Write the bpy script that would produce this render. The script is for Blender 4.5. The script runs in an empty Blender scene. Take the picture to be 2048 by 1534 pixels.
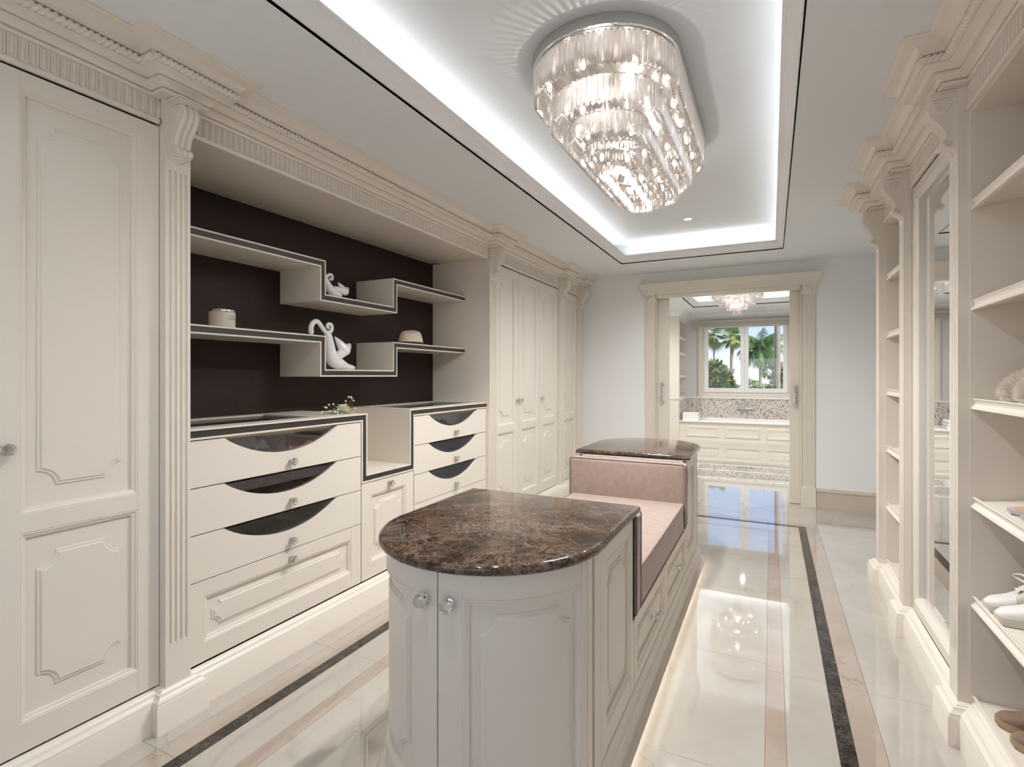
import bpy, bmesh, math, random
from mathutils import Vector, Matrix, noise
random.seed(7)
S = bpy.context.scene
COL = S.collection
PI = math.pi

# ---------------------------------------------------------------- camera, sky, sun, large lights, exposure
CAMH = 1.45
cam = bpy.data.cameras.new('camera'); co = bpy.data.objects.new('camera', cam); COL.objects.link(co)
cam.sensor_fit = 'HORIZONTAL'; cam.sensor_width = 36.0; cam.lens = 36.0*1048/2048
cam.shift_y = -15/2048; cam.clip_start = 0.02; cam.clip_end = 400
co.location = (0, 0, CAMH); co.rotation_euler = (PI/2, 0, math.atan(519/1048))
S.camera = co
S.view_settings.view_transform = 'Standard'; S.view_settings.look = 'None'
S.view_settings.gamma = 1.0; S.view_settings.use_curve_mapping = False
S.view_settings.exposure = -0.42
S.cycles.use_denoising = True
S.cycles.max_bounces = 10; S.cycles.diffuse_bounces = 6; S.cycles.glossy_bounces = 5
S.cycles.transmission_bounces = 8; S.cycles.transparent_max_bounces = 16
S.cycles.sample_clamp_indirect = 6.0; S.cycles.caustics_reflective = False; S.cycles.caustics_refractive = False

W = bpy.data.worlds.new('sky'); S.world = W; W.use_nodes = True
nt = W.node_tree; nt.nodes.clear()
tc = nt.nodes.new('ShaderNodeTexCoord'); sx = nt.nodes.new('ShaderNodeSeparateXYZ')
rp = nt.nodes.new('ShaderNodeValToRGB'); bg = nt.nodes.new('ShaderNodeBackground'); wo = nt.nodes.new('ShaderNodeOutputWorld')
rp.color_ramp.elements[0].position = 0.0; rp.color_ramp.elements[0].color = (0.93, 0.96, 1.0, 1)
rp.color_ramp.elements[1].position = 0.5; rp.color_ramp.elements[1].color = (0.16, 0.36, 0.85, 1)
e = rp.color_ramp.elements.new(0.115); e.color = (0.47, 0.65, 0.96, 1)
e = rp.color_ramp.elements.new(0.05); e.color = (0.76, 0.87, 1.0, 1)
nt.links.new(tc.outputs['Generated'], sx.inputs[0]); nt.links.new(sx.outputs['Z'], rp.inputs[0])
nt.links.new(rp.outputs[0], bg.inputs[0]); nt.links.new(bg.outputs[0], wo.inputs[0])
bg.inputs[1].default_value = 1.55

def light(name, typ, loc, rot, energy, color=(1, 0.95, 0.9), size=0.1, sy=None, spot=None):
    l = bpy.data.lights.new(name, typ); l.energy = energy; l.color = color
    if typ == 'AREA':
        l.size = size
        if sy: l.shape = 'RECTANGLE'; l.size_y = sy
        elif sy is None: l.shape = 'DISK'
    if typ in ('POINT', 'SPOT'): l.shadow_soft_size = size
    if typ == 'SPOT': l.spot_size = spot or 2.0; l.spot_blend = 0.8
    if typ == 'SUN': l.angle = 0.01
    o = bpy.data.objects.new(name, l); COL.objects.link(o); o.location = loc; o.rotation_euler = rot
    return o
sun = light('sun', 'SUN', (0, -5, 20), (0, 0, 0), 9.5, (1, 0.95, 0.86))
sun.rotation_euler = Vector((-0.75, 0.42, -1.0)).to_track_quat('-Z', 'Y').to_euler()
# unseen fill light added behind the camera, outside the added window
light('window_daylight', 'AREA', (-0.8, -0.92, 1.62), (PI/2, 0, 0), 9.0, (1.0, 0.94, 0.85), 2.1, 1.3)
# LED strips lying on the ledge of the ceiling tray
TX0, TX1, TY0, TY1 = -1.555, 0.104, 0.02, 6.0
COVE = 2.2
WARM = (1, 1.0, 0.99)
for nm, loc, sxx, syy in (('cove_strip', (TX0-0.06, 3.0, 2.85), 0.03, 5.9), ('cove_strip', (TX1+0.06, 3.0, 2.85), 0.03, 5.9),
                          ('cove_strip', (-0.72, TY1+0.06, 2.85), 1.5, 0.03), ('cove_strip', (-0.72, TY0-0.06, 2.85), 1.5, 0.03)):
    light(nm, 'AREA', loc, (PI, 0, 0), COVE*max(sxx, syy), WARM, sxx, syy)
DOWN = [(-0.735, 5.37), (-0.735, 4.56), (-0.735, 1.42), (-0.735, 0.62)]
for x, y in DOWN:
    light('downlight_lamp', 'SPOT', (x, y, 2.982), (0, 0, 0), 130 if y > 3 else (95 if y > 1 else 38), WARM, 0.032, spot=2.6)
# bathroom: light strips added on the coffer ledge to help light the room
for x in (-1.44, 0.36):
    light('cove_strip', 'AREA', (x, 9.5, 3.012), (PI, 0, 0), 14, (1, 0.98, 0.95), 0.04, 4.0)
light('cove_strip', 'AREA', (-0.54, 11.61, 3.012), (PI, 0, 0), 6, (1, 0.98, 0.95), 1.6, 0.04)
BD = [(-2.3, 8.2), (-2.3, 10.6), (1.3, 8.2), (1.3, 10.6), (-0.55, 12.2)]  # first four are unseen lamps added to brighten the bathroom
for x, y in BD:
    light('downlight_lamp', 'SPOT', (x, y, 2.885), (0, 0, 0), 60 if y > 12 else 230, (1, 0.98, 0.95), 0.032, spot=2.9)

# ---------------------------------------------------------------- materials
def nmat(name):
    m = bpy.data.materials.new(name); m.use_nodes = True
    return m, m.node_tree, m.node_tree.nodes['Principled BSDF']
def mix_rgb(nt, fac, a, b):
    n = nt.nodes.new('ShaderNodeMix'); n.data_type = 'RGBA'
    for sck, v in ((n.inputs[6], a), (n.inputs[7], b)):
        if isinstance(v, tuple): sck.default_value = (*v, 1)
        else: nt.links.new(v, sck)
    if isinstance(fac, float): n.inputs[0].default_value = fac
    else: nt.links.new(fac, n.inputs[0])
    return n.outputs[2]
def pos(nt):
    g = nt.nodes.new('ShaderNodeNewGeometry'); return g.outputs['Position']
def noi(nt, vec, scale, detail=4, rough=0.55, dist=0.0):
    n = nt.nodes.new('ShaderNodeTexNoise'); n.inputs['Scale'].default_value = scale
    n.inputs['Detail'].default_value = detail; n.inputs['Roughness'].default_value = rough; n.inputs['Distortion'].default_value = dist
    nt.links.new(vec, n.inputs['Vector']); return n
def ramp(nt, fac, stops):
    r = nt.nodes.new('ShaderNodeValToRGB'); el = r.color_ramp.elements
    while len(el) < len(stops): el.new(0.5)
    for i, (p, c) in enumerate(stops):
        el[i].position = p; el[i].color = (*c, 1) if isinstance(c, tuple) else (c, c, c, 1)
    nt.links.new(fac, r.inputs[0]); return r.outputs[0]
def bump(nt, b, h, s, d=0.002):
    n = nt.nodes.new('ShaderNodeBump'); n.inputs['Strength'].default_value = s; n.inputs['Distance'].default_value = d
    nt.links.new(h, n.inputs['Height']); nt.links.new(n.outputs[0], b.inputs['Normal'])
def mat(name, col, rough=0.5, metal=0.0, var=0.05, vs=6.0, bmp=0.0, bs=200, spec=0.5, sheen=0.0, coat=0.0):
    m, nt, b = nmat(name)
    b.inputs['Roughness'].default_value = rough; b.inputs['Metallic'].default_value = metal
    b.inputs['Specular IOR Level'].default_value = spec
    if sheen: b.inputs['Sheen Weight'].default_value = sheen
    if coat: b.inputs['Coat Weight'].default_value = coat; b.inputs['Coat Roughness'].default_value = 0.03
    p = pos(nt); n = noi(nt, p, vs)
    c2 = tuple(max(0, v*(1-var)) for v in col); c3 = tuple(min(1, v*(1+var)) for v in col)
    nt.links.new(mix_rgb(nt, n.outputs['Fac'], c2, c3), b.inputs['Base Color'])
    if bmp:
        n2 = noi(nt, p, bs, 3); bump(nt, b, n2.outputs['Fac'], bmp)
    return m
def marble_dark(name, scale=1.0, lift=1.0, amt=0.62, vein=(0.36, 0.255, 0.19)):
    m, nt, b = nmat(name)
    p = pos(nt); d = noi(nt, p, 5*scale, 5, 0.6)
    va = nt.nodes.new('ShaderNodeVectorMath'); va.operation = 'MULTIPLY_ADD'
    va.inputs[1].default_value = (0.16/scale,)*3
    nt.links.new(d.outputs['Color'], va.inputs[0]); nt.links.new(p, va.inputs[2])
    def vor(sc):
        v = nt.nodes.new('ShaderNodeTexVoronoi'); v.feature = 'DISTANCE_TO_EDGE'; v.inputs['Scale'].default_value = sc
        nt.links.new(va.outputs[0], v.inputs['Vector']); return v.outputs['Distance']
    base = ramp(nt, noi(nt, va.outputs[0], 7*scale, 7, 0.65).outputs['Fac'],
                [(0.34, (0.012*lift, 0.009*lift, 0.007*lift)), (0.5, (0.035*lift, 0.021*lift, 0.015*lift)), (0.62, (0.085*lift, 0.048*lift, 0.030*lift)), (0.78, (0.16*lift, 0.10*lift, 0.068*lift))])
    v1 = ramp(nt, vor(7*scale), [(0.0, 0.9), (0.008, 0.3), (0.022, 0.0)])
    v2 = ramp(nt, vor(24*scale), [(0.0, 0.55), (0.02, 0.18), (0.06, 0.0)])
    r1 = ramp(nt, noi(nt, p, 9*scale, 9, 0.62, 1.2).outputs['Fac'], [(0.474, 0.0), (0.5, 0.9), (0.526, 0.0)])
    r2 = ramp(nt, noi(nt, p, 22*scale, 7, 0.65, 1.6).outputs['Fac'], [(0.465, 0.0), (0.5, 0.7), (0.535, 0.0)])
    msk = ramp(nt, noi(nt, p, 5*scale, 4).outputs['Fac'], [(0.36, 0.25), (0.56, 1.0)])
    def mth(op, a_, b_):
        n = nt.nodes.new('ShaderNodeMath'); n.operation = op
        for k, v in enumerate((a_, b_)):
            if isinstance(v, float): n.inputs[k].default_value = v
            else: nt.links.new(v, n.inputs[k])
        return n.outputs[0]
    tot = mth('MULTIPLY', mth('MAXIMUM', mth('MAXIMUM', v1, mth('MULTIPLY', v2, msk)), mth('MULTIPLY', mth('MAXIMUM', r1, r2), msk)), amt)
    nt.links.new(mix_rgb(nt, tot, base, vein), b.inputs['Base Color'])
    b.inputs['Roughness'].default_value = 0.05; b.inputs['Specular IOR Level'].default_value = 0.5
    return m
def marble_light(name, c1, c2, vein, vw=0.006, vs=1.3, ref=0.6, speck=False):
    m, nt, b = nmat(name)
    p = pos(nt); d = noi(nt, p, 1.7, 6, 0.6)
    va = nt.nodes.new('ShaderNodeVectorMath'); va.operation = 'MULTIPLY_ADD'; va.inputs[1].default_value = (0.7,)*3
    nt.links.new(d.outputs['Color'], va.inputs[0]); nt.links.new(p, va.inputs[2])
    base = ramp(nt, noi(nt, va.outputs[0], 2.2, 7, 0.6).outputs['Fac'], [(0.3, c1), (0.7, c2)])
    v = nt.nodes.new('ShaderNodeTexVoronoi'); v.feature = 'DISTANCE_TO_EDGE'; v.inputs['Scale'].default_value = vs
    nt.links.new(va.outputs[0], v.inputs['Vector'])
    r = ramp(nt, v.outputs['Distance'], [(0.0, 1.0), (vw, 0.0)])
    msk = ramp(nt, noi(nt, p, 1.9, 2).outputs['Fac'], [(0.48, 0.0), (0.62, 0.8)])
    mm = nt.nodes.new('ShaderNodeMath'); mm.operation = 'MULTIPLY'; nt.links.new(r, mm.inputs[0]); nt.links.new(msk, mm.inputs[1])
    nt.links.new(mix_rgb(nt, mm.outputs[0], base, vein), b.inputs['Base Color'])
    b.inputs['Roughness'].default_value = 0.035; b.inputs['Specular IOR Level'].default_value = ref
    b.inputs['Coat Weight'].default_value = 1.0; b.inputs['Coat IOR'].default_value = 1.6; b.inputs['Coat Roughness'].default_value = 0.02
    return m
def emis(name, col, st):
    m = bpy.data.materials.new(name); m.use_nodes = True; nt = m.node_tree; nt.nodes.clear()
    e = nt.nodes.new('ShaderNodeEmission'); e.inputs[0].default_value = (*col, 1); e.inputs[1].default_value = st
    o = nt.nodes.new('ShaderNodeOutputMaterial'); nt.links.new(e.outputs[0], o.inputs[0]); return m
def glassy(name, col=(1, 1, 1), trans=0.5, kind='glass', rough=0.0, ior=1.5, tcol=None):
    m = bpy.data.materials.new(name); m.use_nodes = True; nt = m.node_tree; nt.nodes.clear()
    t = nt.nodes.new('ShaderNodeBsdfTransparent'); t.inputs[0].default_value = (*(tcol or col), 1)
    if kind == 'glass':
        g = nt.nodes.new('ShaderNodeBsdfGlass'); g.inputs['IOR'].default_value = ior
    else:
        g = nt.nodes.new('ShaderNodeBsdfAnisotropic' if hasattr(bpy.types, 'ShaderNodeBsdfAnisotropic') else 'ShaderNodeBsdfGlossy')
    g.inputs['Color'].default_value = (*col, 1); g.inputs['Roughness'].default_value = rough
    mx = nt.nodes.new('ShaderNodeMixShader'); mx.inputs[0].default_value = 1-trans
    o = nt.nodes.new('ShaderNodeOutputMaterial')
    nt.links.new(t.outputs[0], mx.inputs[1]); nt.links.new(g.outputs[0], mx.inputs[2]); nt.links.new(mx.outputs[0], o.inputs[0])
    return m

CREAM = mat('cream_lacquer', (0.76, 0.705, 0.63), 0.32, var=0.012, vs=2, spec=0.45)
CREAM2 = mat('cream_lacquer_inside', (0.72, 0.665, 0.59), 0.38, var=0.012, vs=2, spec=0.4)
CAS = mat('casing_paint', (0.72, 0.665, 0.58), 0.4, var=0.02, vs=3)
WALLM = mat('pale_grey_paint', (0.81, 0.815, 0.822), 0.75, var=0.01, vs=3, spec=0.2)
CEILM = mat('ceiling_paint', (0.77, 0.80, 0.825), 0.8, var=0.01, vs=2, spec=0.2)
TRIMW = mat('white_trim_paint', (0.82, 0.815, 0.82), 0.45, var=0.01)
BATHW = mat('bath_wall_paint', (0.66, 0.66, 0.68), 0.7, var=0.01)
FLOORM = marble_light('cream_marble', (0.40, 0.37, 0.325), (0.475, 0.445, 0.40), (0.25, 0.22, 0.19))
BEIGEM = marble_light('beige_marble', (0.34, 0.27, 0.215), (0.43, 0.36, 0.30), (0.28, 0.2, 0.15), 0.02, 3)
GROUT = mat('grout', (0.40, 0.37, 0.33), 0.6)
EMP = marble_dark('brown_marble', 1.0, 1.0)
EMPF = marble_dark('black_brown_inlay_marble', 1.4, 0.32, 0.28, (0.40, 0.36, 0.31))
LEATH = None
def leather():
    m, nt, b = nmat('dark_brown_leatherette')
    p = pos(nt); v = nt.nodes.new('ShaderNodeTexVoronoi'); v.feature = 'DISTANCE_TO_EDGE'; v.inputs['Scale'].default_value = 75
    mp = nt.nodes.new('ShaderNodeMapping'); mp.inputs['Scale'].default_value = (1, 0.7, 1.3)
    n = noi(nt, p, 30, 2); va = nt.nodes.new('ShaderNodeVectorMath'); va.operation = 'MULTIPLY_ADD'; va.inputs[1].default_value = (0.03,)*3
    nt.links.new(n.outputs['Color'], va.inputs[0]); nt.links.new(p, va.inputs[2])
    nt.links.new(va.outputs[0], mp.inputs[0]); nt.links.new(mp.outputs[0], v.inputs['Vector'])
    r = ramp(nt, v.outputs['Distance'], [(0.0, 0.0), (0.12, 1.0)])
    nt.links.new(mix_rgb(nt, r, (0.010, 0.0042, 0.0035), (0.025, 0.0105, 0.008)), b.inputs['Base Color'])
    b.inputs['Roughness'].default_value = 0.5; b.inputs['Specular IOR Level'].default_value = 0.3; bump(nt, b, r, 0.5, 0.001); return m
LEATH = leather()
WENGE = mat('dark_wenge_inlay', (0.035, 0.028, 0.024), 0.45, var=0.25, vs=60)
SUEDE = mat('dusty_pink_suede', (0.36, 0.272, 0.232), 0.9, var=0.22, vs=22, bmp=0.25, bs=420, spec=0.15, sheen=0.5)
PIPE = mat('dark_mauve_piping', (0.30, 0.20, 0.175), 0.9, var=0.1)
CHROME = mat('chrome', (0.75, 0.74, 0.72), 0.12, 1.0, var=0.02)
SILVER = mat('brushed_silver', (0.62, 0.62, 0.61), 0.3, 1.0, var=0.02)
CERAM = mat('white_glazed_ceramic', (0.83, 0.83, 0.84), 0.08, var=0.01, coat=0.5)
DARKG = mat('dark_gap', (0.02, 0.018, 0.016), 0.9)
GREYV = mat('grey_velvet_tray', (0.12, 0.11, 0.10), 0.9, sheen=0.2)
MAPLE = mat('pale_maple', (0.62, 0.50, 0.36), 0.45, var=0.15, vs=30)
KNOBG = glassy('crystal_knob_glass', (0.95, 0.95, 0.95), 0.08, 'glass', 0.0, 1.52)
def crystal():
    m = bpy.data.materials.new('crystal_prism_glass'); m.use_nodes = True; nt = m.node_tree; nt.nodes.clear()
    t = nt.nodes.new('ShaderNodeBsdfTransparent'); t.inputs[0].default_value = (0.94, 0.915, 0.90, 1)
    g = nt.nodes.new('ShaderNodeBsdfGlass'); g.inputs['IOR'].default_value = 1.18; g.inputs['Roughness'].default_value = 0.03; g.inputs['Color'].default_value = (1, 0.97, 0.96, 1)
    gl = nt.nodes.new('ShaderNodeBsdfPrincipled'); gl.inputs['Metallic'].default_value = 1; gl.inputs['Roughness'].default_value = 0.08; gl.inputs['Base Color'].default_value = (0.95, 0.925, 0.91, 1)
    d = nt.nodes.new('ShaderNodeBsdfTranslucent'); d.inputs[0].default_value = (0.98, 0.95, 0.93, 1)
    o = nt.nodes.new('ShaderNodeOutputMaterial')
    def mx(a, b, f):
        n = nt.nodes.new('ShaderNodeMixShader'); n.inputs[0].default_value = f; nt.links.new(a.outputs[0], n.inputs[1]); nt.links.new(b.outputs[0], n.inputs[2]); return n
    a = mx(t, g, 0.45); b = mx(gl, d, 0.22); c = mx(a, b, 0.52); nt.links.new(c.outputs[0], o.inputs[0]); return m
CRYS = crystal()
PANE = glassy('window_pane', (1, 1, 1), 0.95, 'glossy')
SMOKE = glassy('smoked_drawer_glass', (0.8, 0.85, 0.95), 0.93, 'glossy', 0.02, tcol=(0.80, 0.78, 0.77))
TOPG = glassy('table_glass', (0.9, 0.9, 0.9), 0.82, 'glossy', 0.01, tcol=(0.8, 0.8, 0.8))
MIRR = mat('mirror_silvering', (0.93, 0.93, 0.92), 0.0, 1.0, var=0.0)
LED = emis('led_strip', (1, 0.96, 0.90), 70.0)
LAMPD = emis('downlight_lens', (1, 0.98, 0.95), 14.0)
BULB = emis('candle_bulb', (1, 0.90, 0.80), 14.0)
TUBW = mat('white_acrylic', (0.85, 0.84, 0.82), 0.2, var=0.01)
TOWEL = mat('white_towelling', (0.85, 0.83, 0.80), 0.95, bmp=0.4, bs=300)
LINEN = mat('linen_blind', (0.55, 0.50, 0.44), 0.9, bmp=0.1)

# ---------------------------------------------------------------- mesh helpers
class MB:
    def __init__(s, f=None): s.v = []; s.q = []; s.f = f
    def add(s, vs, fs):
        b = len(s.v)
        for p in vs: s.v.append(tuple(s.f(*p)) if s.f else tuple(p))
        for t in fs: s.q.append([b+i for i in t])
        return s
    def box(s, x0, x1, y0, y1, z0, z1, n=1, ax=0):
        r = ((x0, x1), (y0, y1), (z0, z1)); lo, hi = r[ax]
        for k in range(n):
            rr = list(r)
            if n > 1: rr[ax] = (lo+(hi-lo)*k/n, lo+(hi-lo)*(k+1)/n)
            (a, b), (c, d), (e, g) = rr
            fs = {0: [(0, 1, 5, 4), (2, 6, 7, 3), (0, 4, 6, 2), (1, 3, 7, 5)]}
            P8 = [(x, y, z) for z in (e, g) for y in (c, d) for x in (a, b)]
            F = [(0, 2, 3, 1), (4, 5, 7, 6), (0, 1, 5, 4), (2, 6, 7, 3), (0, 4, 6, 2), (1, 3, 7, 5)]
            if n > 1:
                # drop inner end faces
                if ax == 0: F = F[:4]+([F[4]] if k == 0 else [])+([F[5]] if k == n-1 else [])
            s.add(P8, F)
        return s
    def rings(s, rs, close=True, cap0=False, cap1=False):
        n = len(rs[0]); vs = [p for r in rs for p in r]; fs = []
        for i in range(len(rs)-1):
            for j in range(n if close else n-1):
                k = (j+1) % n; fs.append((i*n+j, i*n+k, (i+1)*n+k, (i+1)*n+j))
        if cap0: fs.append(tuple(reversed(range(n))))
        if cap1: fs.append(tuple(range((len(rs)-1)*n, len(rs)*n)))
        return s.add(vs, fs)
    def lathe(s, prof, c=(0, 0, 0), n=24, axis='z', sx=1.0, sy=1.0, a0=0.0):
        rs = []
        for r, h in prof:
            ring = []
            for k in range(n):
                a = a0+2*PI*k/n; x, y = r*math.cos(a)*sx, r*math.sin(a)*sy
                if axis == 'z': p = (c[0]+x, c[1]+y, c[2]+h)
                elif axis == 'x': p = (c[0]+h, c[1]+x, c[2]+y)
                else: p = (c[0]+x, c[1]+h, c[2]+y)
                ring.append(p)
            rs.append(ring)
        return s.rings(rs, cap0=prof[0][0] > 1e-5, cap1=prof[-1][0] > 1e-5)
    def tube(s, pts, rad, n=8, flat=1.0, closed=False):
        pts = [Vector(p) for p in pts]; rs = []; N = len(pts); up = None
        for i, p in enumerate(pts):
            a = pts[(i-1) % N] if (closed or i) else pts[i]; b = pts[(i+1) % N] if (closed or i < N-1) else pts[i]
            t = (b-a).normalized()
            if up is None:
                up = Vector((0, 0, 1)) if abs(t.z) < 0.9 else Vector((1, 0, 0))
            u = (up-t*up.dot(t)).normalized(); up = u; w = t.cross(u)
            r = rad[i] if isinstance(rad, (list, tuple)) else rad
            rs.append([p+u*(math.cos(2*PI*k/n)*r*flat)+w*(math.sin(2*PI*k/n)*r) for k in range(n)])
        if closed: rs.append(rs[0]); return s.rings(rs)
        return s.rings(rs, cap0=True, cap1=True)
    def sphere(s, c, r, n=12, m=8, sc=(1, 1, 1)):
        rs = []
        for i in range(m+1):
            a = PI*i/m
            rs.append([(c[0]+sc[0]*r*math.sin(a)*math.cos(2*PI*k/n), c[1]+sc[1]*r*math.sin(a)*math.sin(2*PI*k/n), c[2]-sc[2]*r*math.cos(a)) for k in range(n)])
        return s.rings(rs)
WL = {}
def wloc(p): return Vector((0, 0, 0)) if p is None else WL.get(p.name, Vector((0, 0, 0)))
def obj(name, mb, m, parent=None, smooth=None, loc=None, weld=True):
    me = bpy.data.meshes.new(name)
    me.from_pydata(mb.v, [], mb.q); me.update()
    bm = bmesh.new(); bm.from_mesh(me)
    if weld: bmesh.ops.remove_doubles(bm, verts=bm.verts, dist=1e-5)
    bmesh.ops.dissolve_degenerate(bm, dist=1e-6, edges=bm.edges)
    bmesh.ops.recalc_face_normals(bm, faces=bm.faces)
    bm.to_mesh(me); bm.free()
    if m: me.materials.append(m)
    if smooth is not None:
        me.polygons.foreach_set('use_smooth', [True]*len(me.polygons)); me.set_sharp_from_angle(angle=math.radians(smooth))
    return inst(name, me, parent, loc)
def inst(name, me, parent=None, loc=None, rot=None):
    o = bpy.data.objects.new(name, me); COL.objects.link(o)
    if parent is not None:
        o.parent = parent; o.matrix_parent_inverse = Matrix.Translation(-wloc(parent))
    if loc is not None: o.location = loc; WL[o.name] = Vector(loc)
    if rot is not None: o.rotation_euler = rot
    return o
def thing(name, label, cat, loc=(0, 0, 0), group=None):
    o = bpy.data.objects.new(name, None); COL.objects.link(o); o.location = loc; o.empty_display_size = 0.05
    WL[o.name] = Vector(loc); return tag(o, label, cat, group)
def tag(o, label, cat, group=None):
    o['label'] = label; o['category'] = cat
    if group: o['group'] = group
    return o
def struct(name, mb, m, parent=None, smooth=None, weld=True):
    o = obj(name, mb, m, parent, smooth, weld=weld)
    if parent is None: o['kind'] = 'structure'
    return o

XL, XR = -2.29, 0.705
def ML(w, u, v): return (XL+w, u, v)
def MR(w, u, v): return (XR-w, u, v)
HC = 2.745; ZT = 2.99; YB = 6.70; XWL, XWR = -2.90, 1.31; YF = -0.75

# ---------------------------------------------------------------- room shell
mb = MB()
mb.box(XWL, TX0, YF, YB, HC, HC+0.03); mb.box(TX1, XWR, YF, YB, HC, HC+0.03)
mb.box(TX0, TX1, YF, TY0, HC, HC+0.03); mb.box(TX0, TX1, TY1, YB, HC, HC+0.03)
R = 0.15
# cove recess above the ledge, then the raised ceiling
mb.box(TX0-R-0.02, TX0-R, TY0-R, TY1+R, HC+0.03, ZT); mb.box(TX1+R, TX1+R+0.02, TY0-R, TY1+R, HC+0.03, ZT)
mb.box(TX0-R, TX1+R, TY0-R-0.02, TY0-R, HC+0.03, ZT); mb.box(TX0-R, TX1+R, TY1+R, TY1+R+0.02, HC+0.03, ZT)
mb.box(TX0-R-0.02, TX1+R+0.02, TY0-R-0.02, TY1+R+0.02, ZT, ZT+0.03)
struct('ceiling', mb, CEILM)
# moulded lip of the tray
lip = [(0.0, 2.745), (-0.006, 2.745), (-0.006, 2.752), (0.004, 2.755), (0.008, 2.762), (0.02, 2.772), (0.036, 2.79), (0.044, 2.805), (0.052, 2.808), (0.056, 2.818), (0.068, 2.82), (0.068, 2.83), (-0.02, 2.83), (-0.02, 2.775), (0.0, 2.775)]
mb = MB()
rs = []
for d, z in lip:
    rs.append([(TX0+d, TY0+d, z), (TX1-d, TY0+d, z), (TX1-d, TY1-d, z), (TX0+d, TY1-d, z)])
rs.append(rs[0]); mb.rings(rs)
struct('trim_1', mb, TRIMW)
# walls
mb = MB().box(XWL-0.1, XWL, YF-0.1, YB, 0, HC); struct('wall_left', mb, WALLM)
mb = MB().box(XWR, XWR+0.1, YF-0.1, YB, 0, HC); struct('wall_right', mb, WALLM)
mb = MB()
mb.box(XWL, -1.9, YF-0.1, YF, 0, HC).box(0.3, XWR, YF-0.1, YF, 0, HC).box(-1.9, 0.3, YF-0.1, YF, 0, 0.9).box(-1.9, 0.3, YF-0.1, YF, 2.35, HC)
struct('wall_front', mb, WALLM)
OX0, OX1, OZ = -1.30, 0.30, 2.45
mb = MB()
for a, b in ((YB, YB+0.055), (YB+0.125, YB+0.18)):
    mb.box(-4.0, OX0, a, b, 0, 3.3).box(OX1, 3.0, a, b, 0, 3.3).box(OX0, OX1, a, b, OZ+0.0, 3.3)
struct('wall_back', mb, WALLM)
# unseen window added behind the camera to bring in fill light
mb = MB()
mb.box(-1.9, 0.3, YF-0.09, YF-0.02, 0.9, 0.96).box(-1.9, 0.3, YF-0.09, YF-0.02, 2.29, 2.35).box(-1.9, -1.84, YF-0.09, YF-0.02, 0.96, 2.29).box(0.24, 0.3, YF-0.09, YF-0.02, 0.96, 2.29).box(-0.85, -0.75, YF-0.09, YF-0.02, 0.96, 2.29)
w2 = struct('window_2', mb, TRIMW)
obj('pane', MB().box(-1.84, 0.24, YF-0.06, YF-0.055, 0.96, 2.29), PANE, w2)

# ---------------------------------------------------------------- floor: slabs and inlaid strips, each stone a piece
fl = obj('floor', MB().box(-4.0, 3.0, YF-0.1, 13.4, -0.06, -0.004), GROUT); fl['kind'] = 'structure'
G = 0.0007
def stone(name, x0, x1, y0, y1, m):
    obj(name, MB().box(x0+G, x1-G, y0+G, y1-G, -0.004, 0.0), m, fl, weld=False)
def run(name, x0, x1, y0, y1, m, step, off=0.0, axis='y'):
    lo, hi = (y0, y1) if axis == 'y' else (x0, x1)
    cuts = [lo]+[c for c in [off+k*step for k in range(-8, 16)] if lo+0.02 < c < hi-0.02]+[hi]
    for a, b in zip(cuts, cuts[1:]):
        if axis == 'y': stone(name, x0, x1, a, b, m)
        else: stone(name, a, b, y0, y1, m)
LX = [-2.135, -2.03, -1.967, -1.79, -1.716]; RX = [0.395, 0.292, 0.232, 0.053, -0.023]
YFAR = [5.87, 5.765, 5.70, 5.52, 5.445]; YNR = [0.16, 0.265, 0.33, 0.51, 0.585]
BAND = [(0, 1, 'beige_strip', BEIGEM), (1, 2, 'dark_strip', EMPF), (2, 3, 'marble_tile', FLOORM), (3, 4, 'beige_strip', BEIGEM)]
for i, j, nm, m in BAND:
    run(nm, LX[i], LX[j], YNR[i], YFAR[i], m, 0.861, 1.215)
    run(nm, RX[j], RX[i], YNR[i], YFAR[i], m, 0.861, 1.152)
    run(nm, LX[j], RX[j], YFAR[j], YFAR[i], m, 0.70, -0.73, 'x')
    run(nm, LX[j], RX[j], YNR[i], YNR[j], m, 0.70, -0.73, 'x')
run('marble_tile', XWL, LX[0], YF, YB+0.18, FLOORM, 0.861, 1.215)
run('marble_tile', RX[0], XWR, YF, YB+0.18, FLOORM, 0.861, 1.152)
run('marble_tile', LX[0], RX[0], YFAR[0], YB+0.18, FLOORM, 0.85, -0.73, 'x')
run('marble_tile', LX[0], RX[0], YF, YNR[0], FLOORM, 0.85, -0.73, 'x')
xs = [LX[4], -0.87, RX[4]]
for a, b in zip(xs, xs[1:]): run('marble_tile', a, b, YNR[4], YFAR[4], FLOORM, 0.861, 1.215)
# bathroom floor
def mosaic(name, base, dark, sz, th):
    m, nt, b = nmat(name)
    p = pos(nt); sc = nt.nodes.new('ShaderNodeVectorMath'); sc.operation = 'SCALE'; sc.inputs['Scale'].default_value = 1/sz
    nt.links.new(p, sc.inputs[0])
    fl_ = nt.nodes.new('ShaderNodeVectorMath'); fl_.operation = 'FLOOR'; nt.links.new(sc.outputs[0], fl_.inputs[0])
    wn = nt.nodes.new('ShaderNodeTexWhiteNoise'); nt.links.new(fl_.outputs[0], wn.inputs['Vector'])
    r = ramp(nt, wn.outputs['Value'], [(0.0, base), (th, base), (th+0.01, dark), (1.0, tuple(v*0.65 for v in dark))])
    r.node.color_ramp.interpolation = 'LINEAR'
    nt.links.new(r, b.inputs['Base Color']); b.inputs['Roughness'].default_value = 0.15
    return m
MOSW = mosaic('wall_mosaic', (0.68, 0.62, 0.56), (0.46, 0.40, 0.35), 0.026, 0.72)
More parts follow.
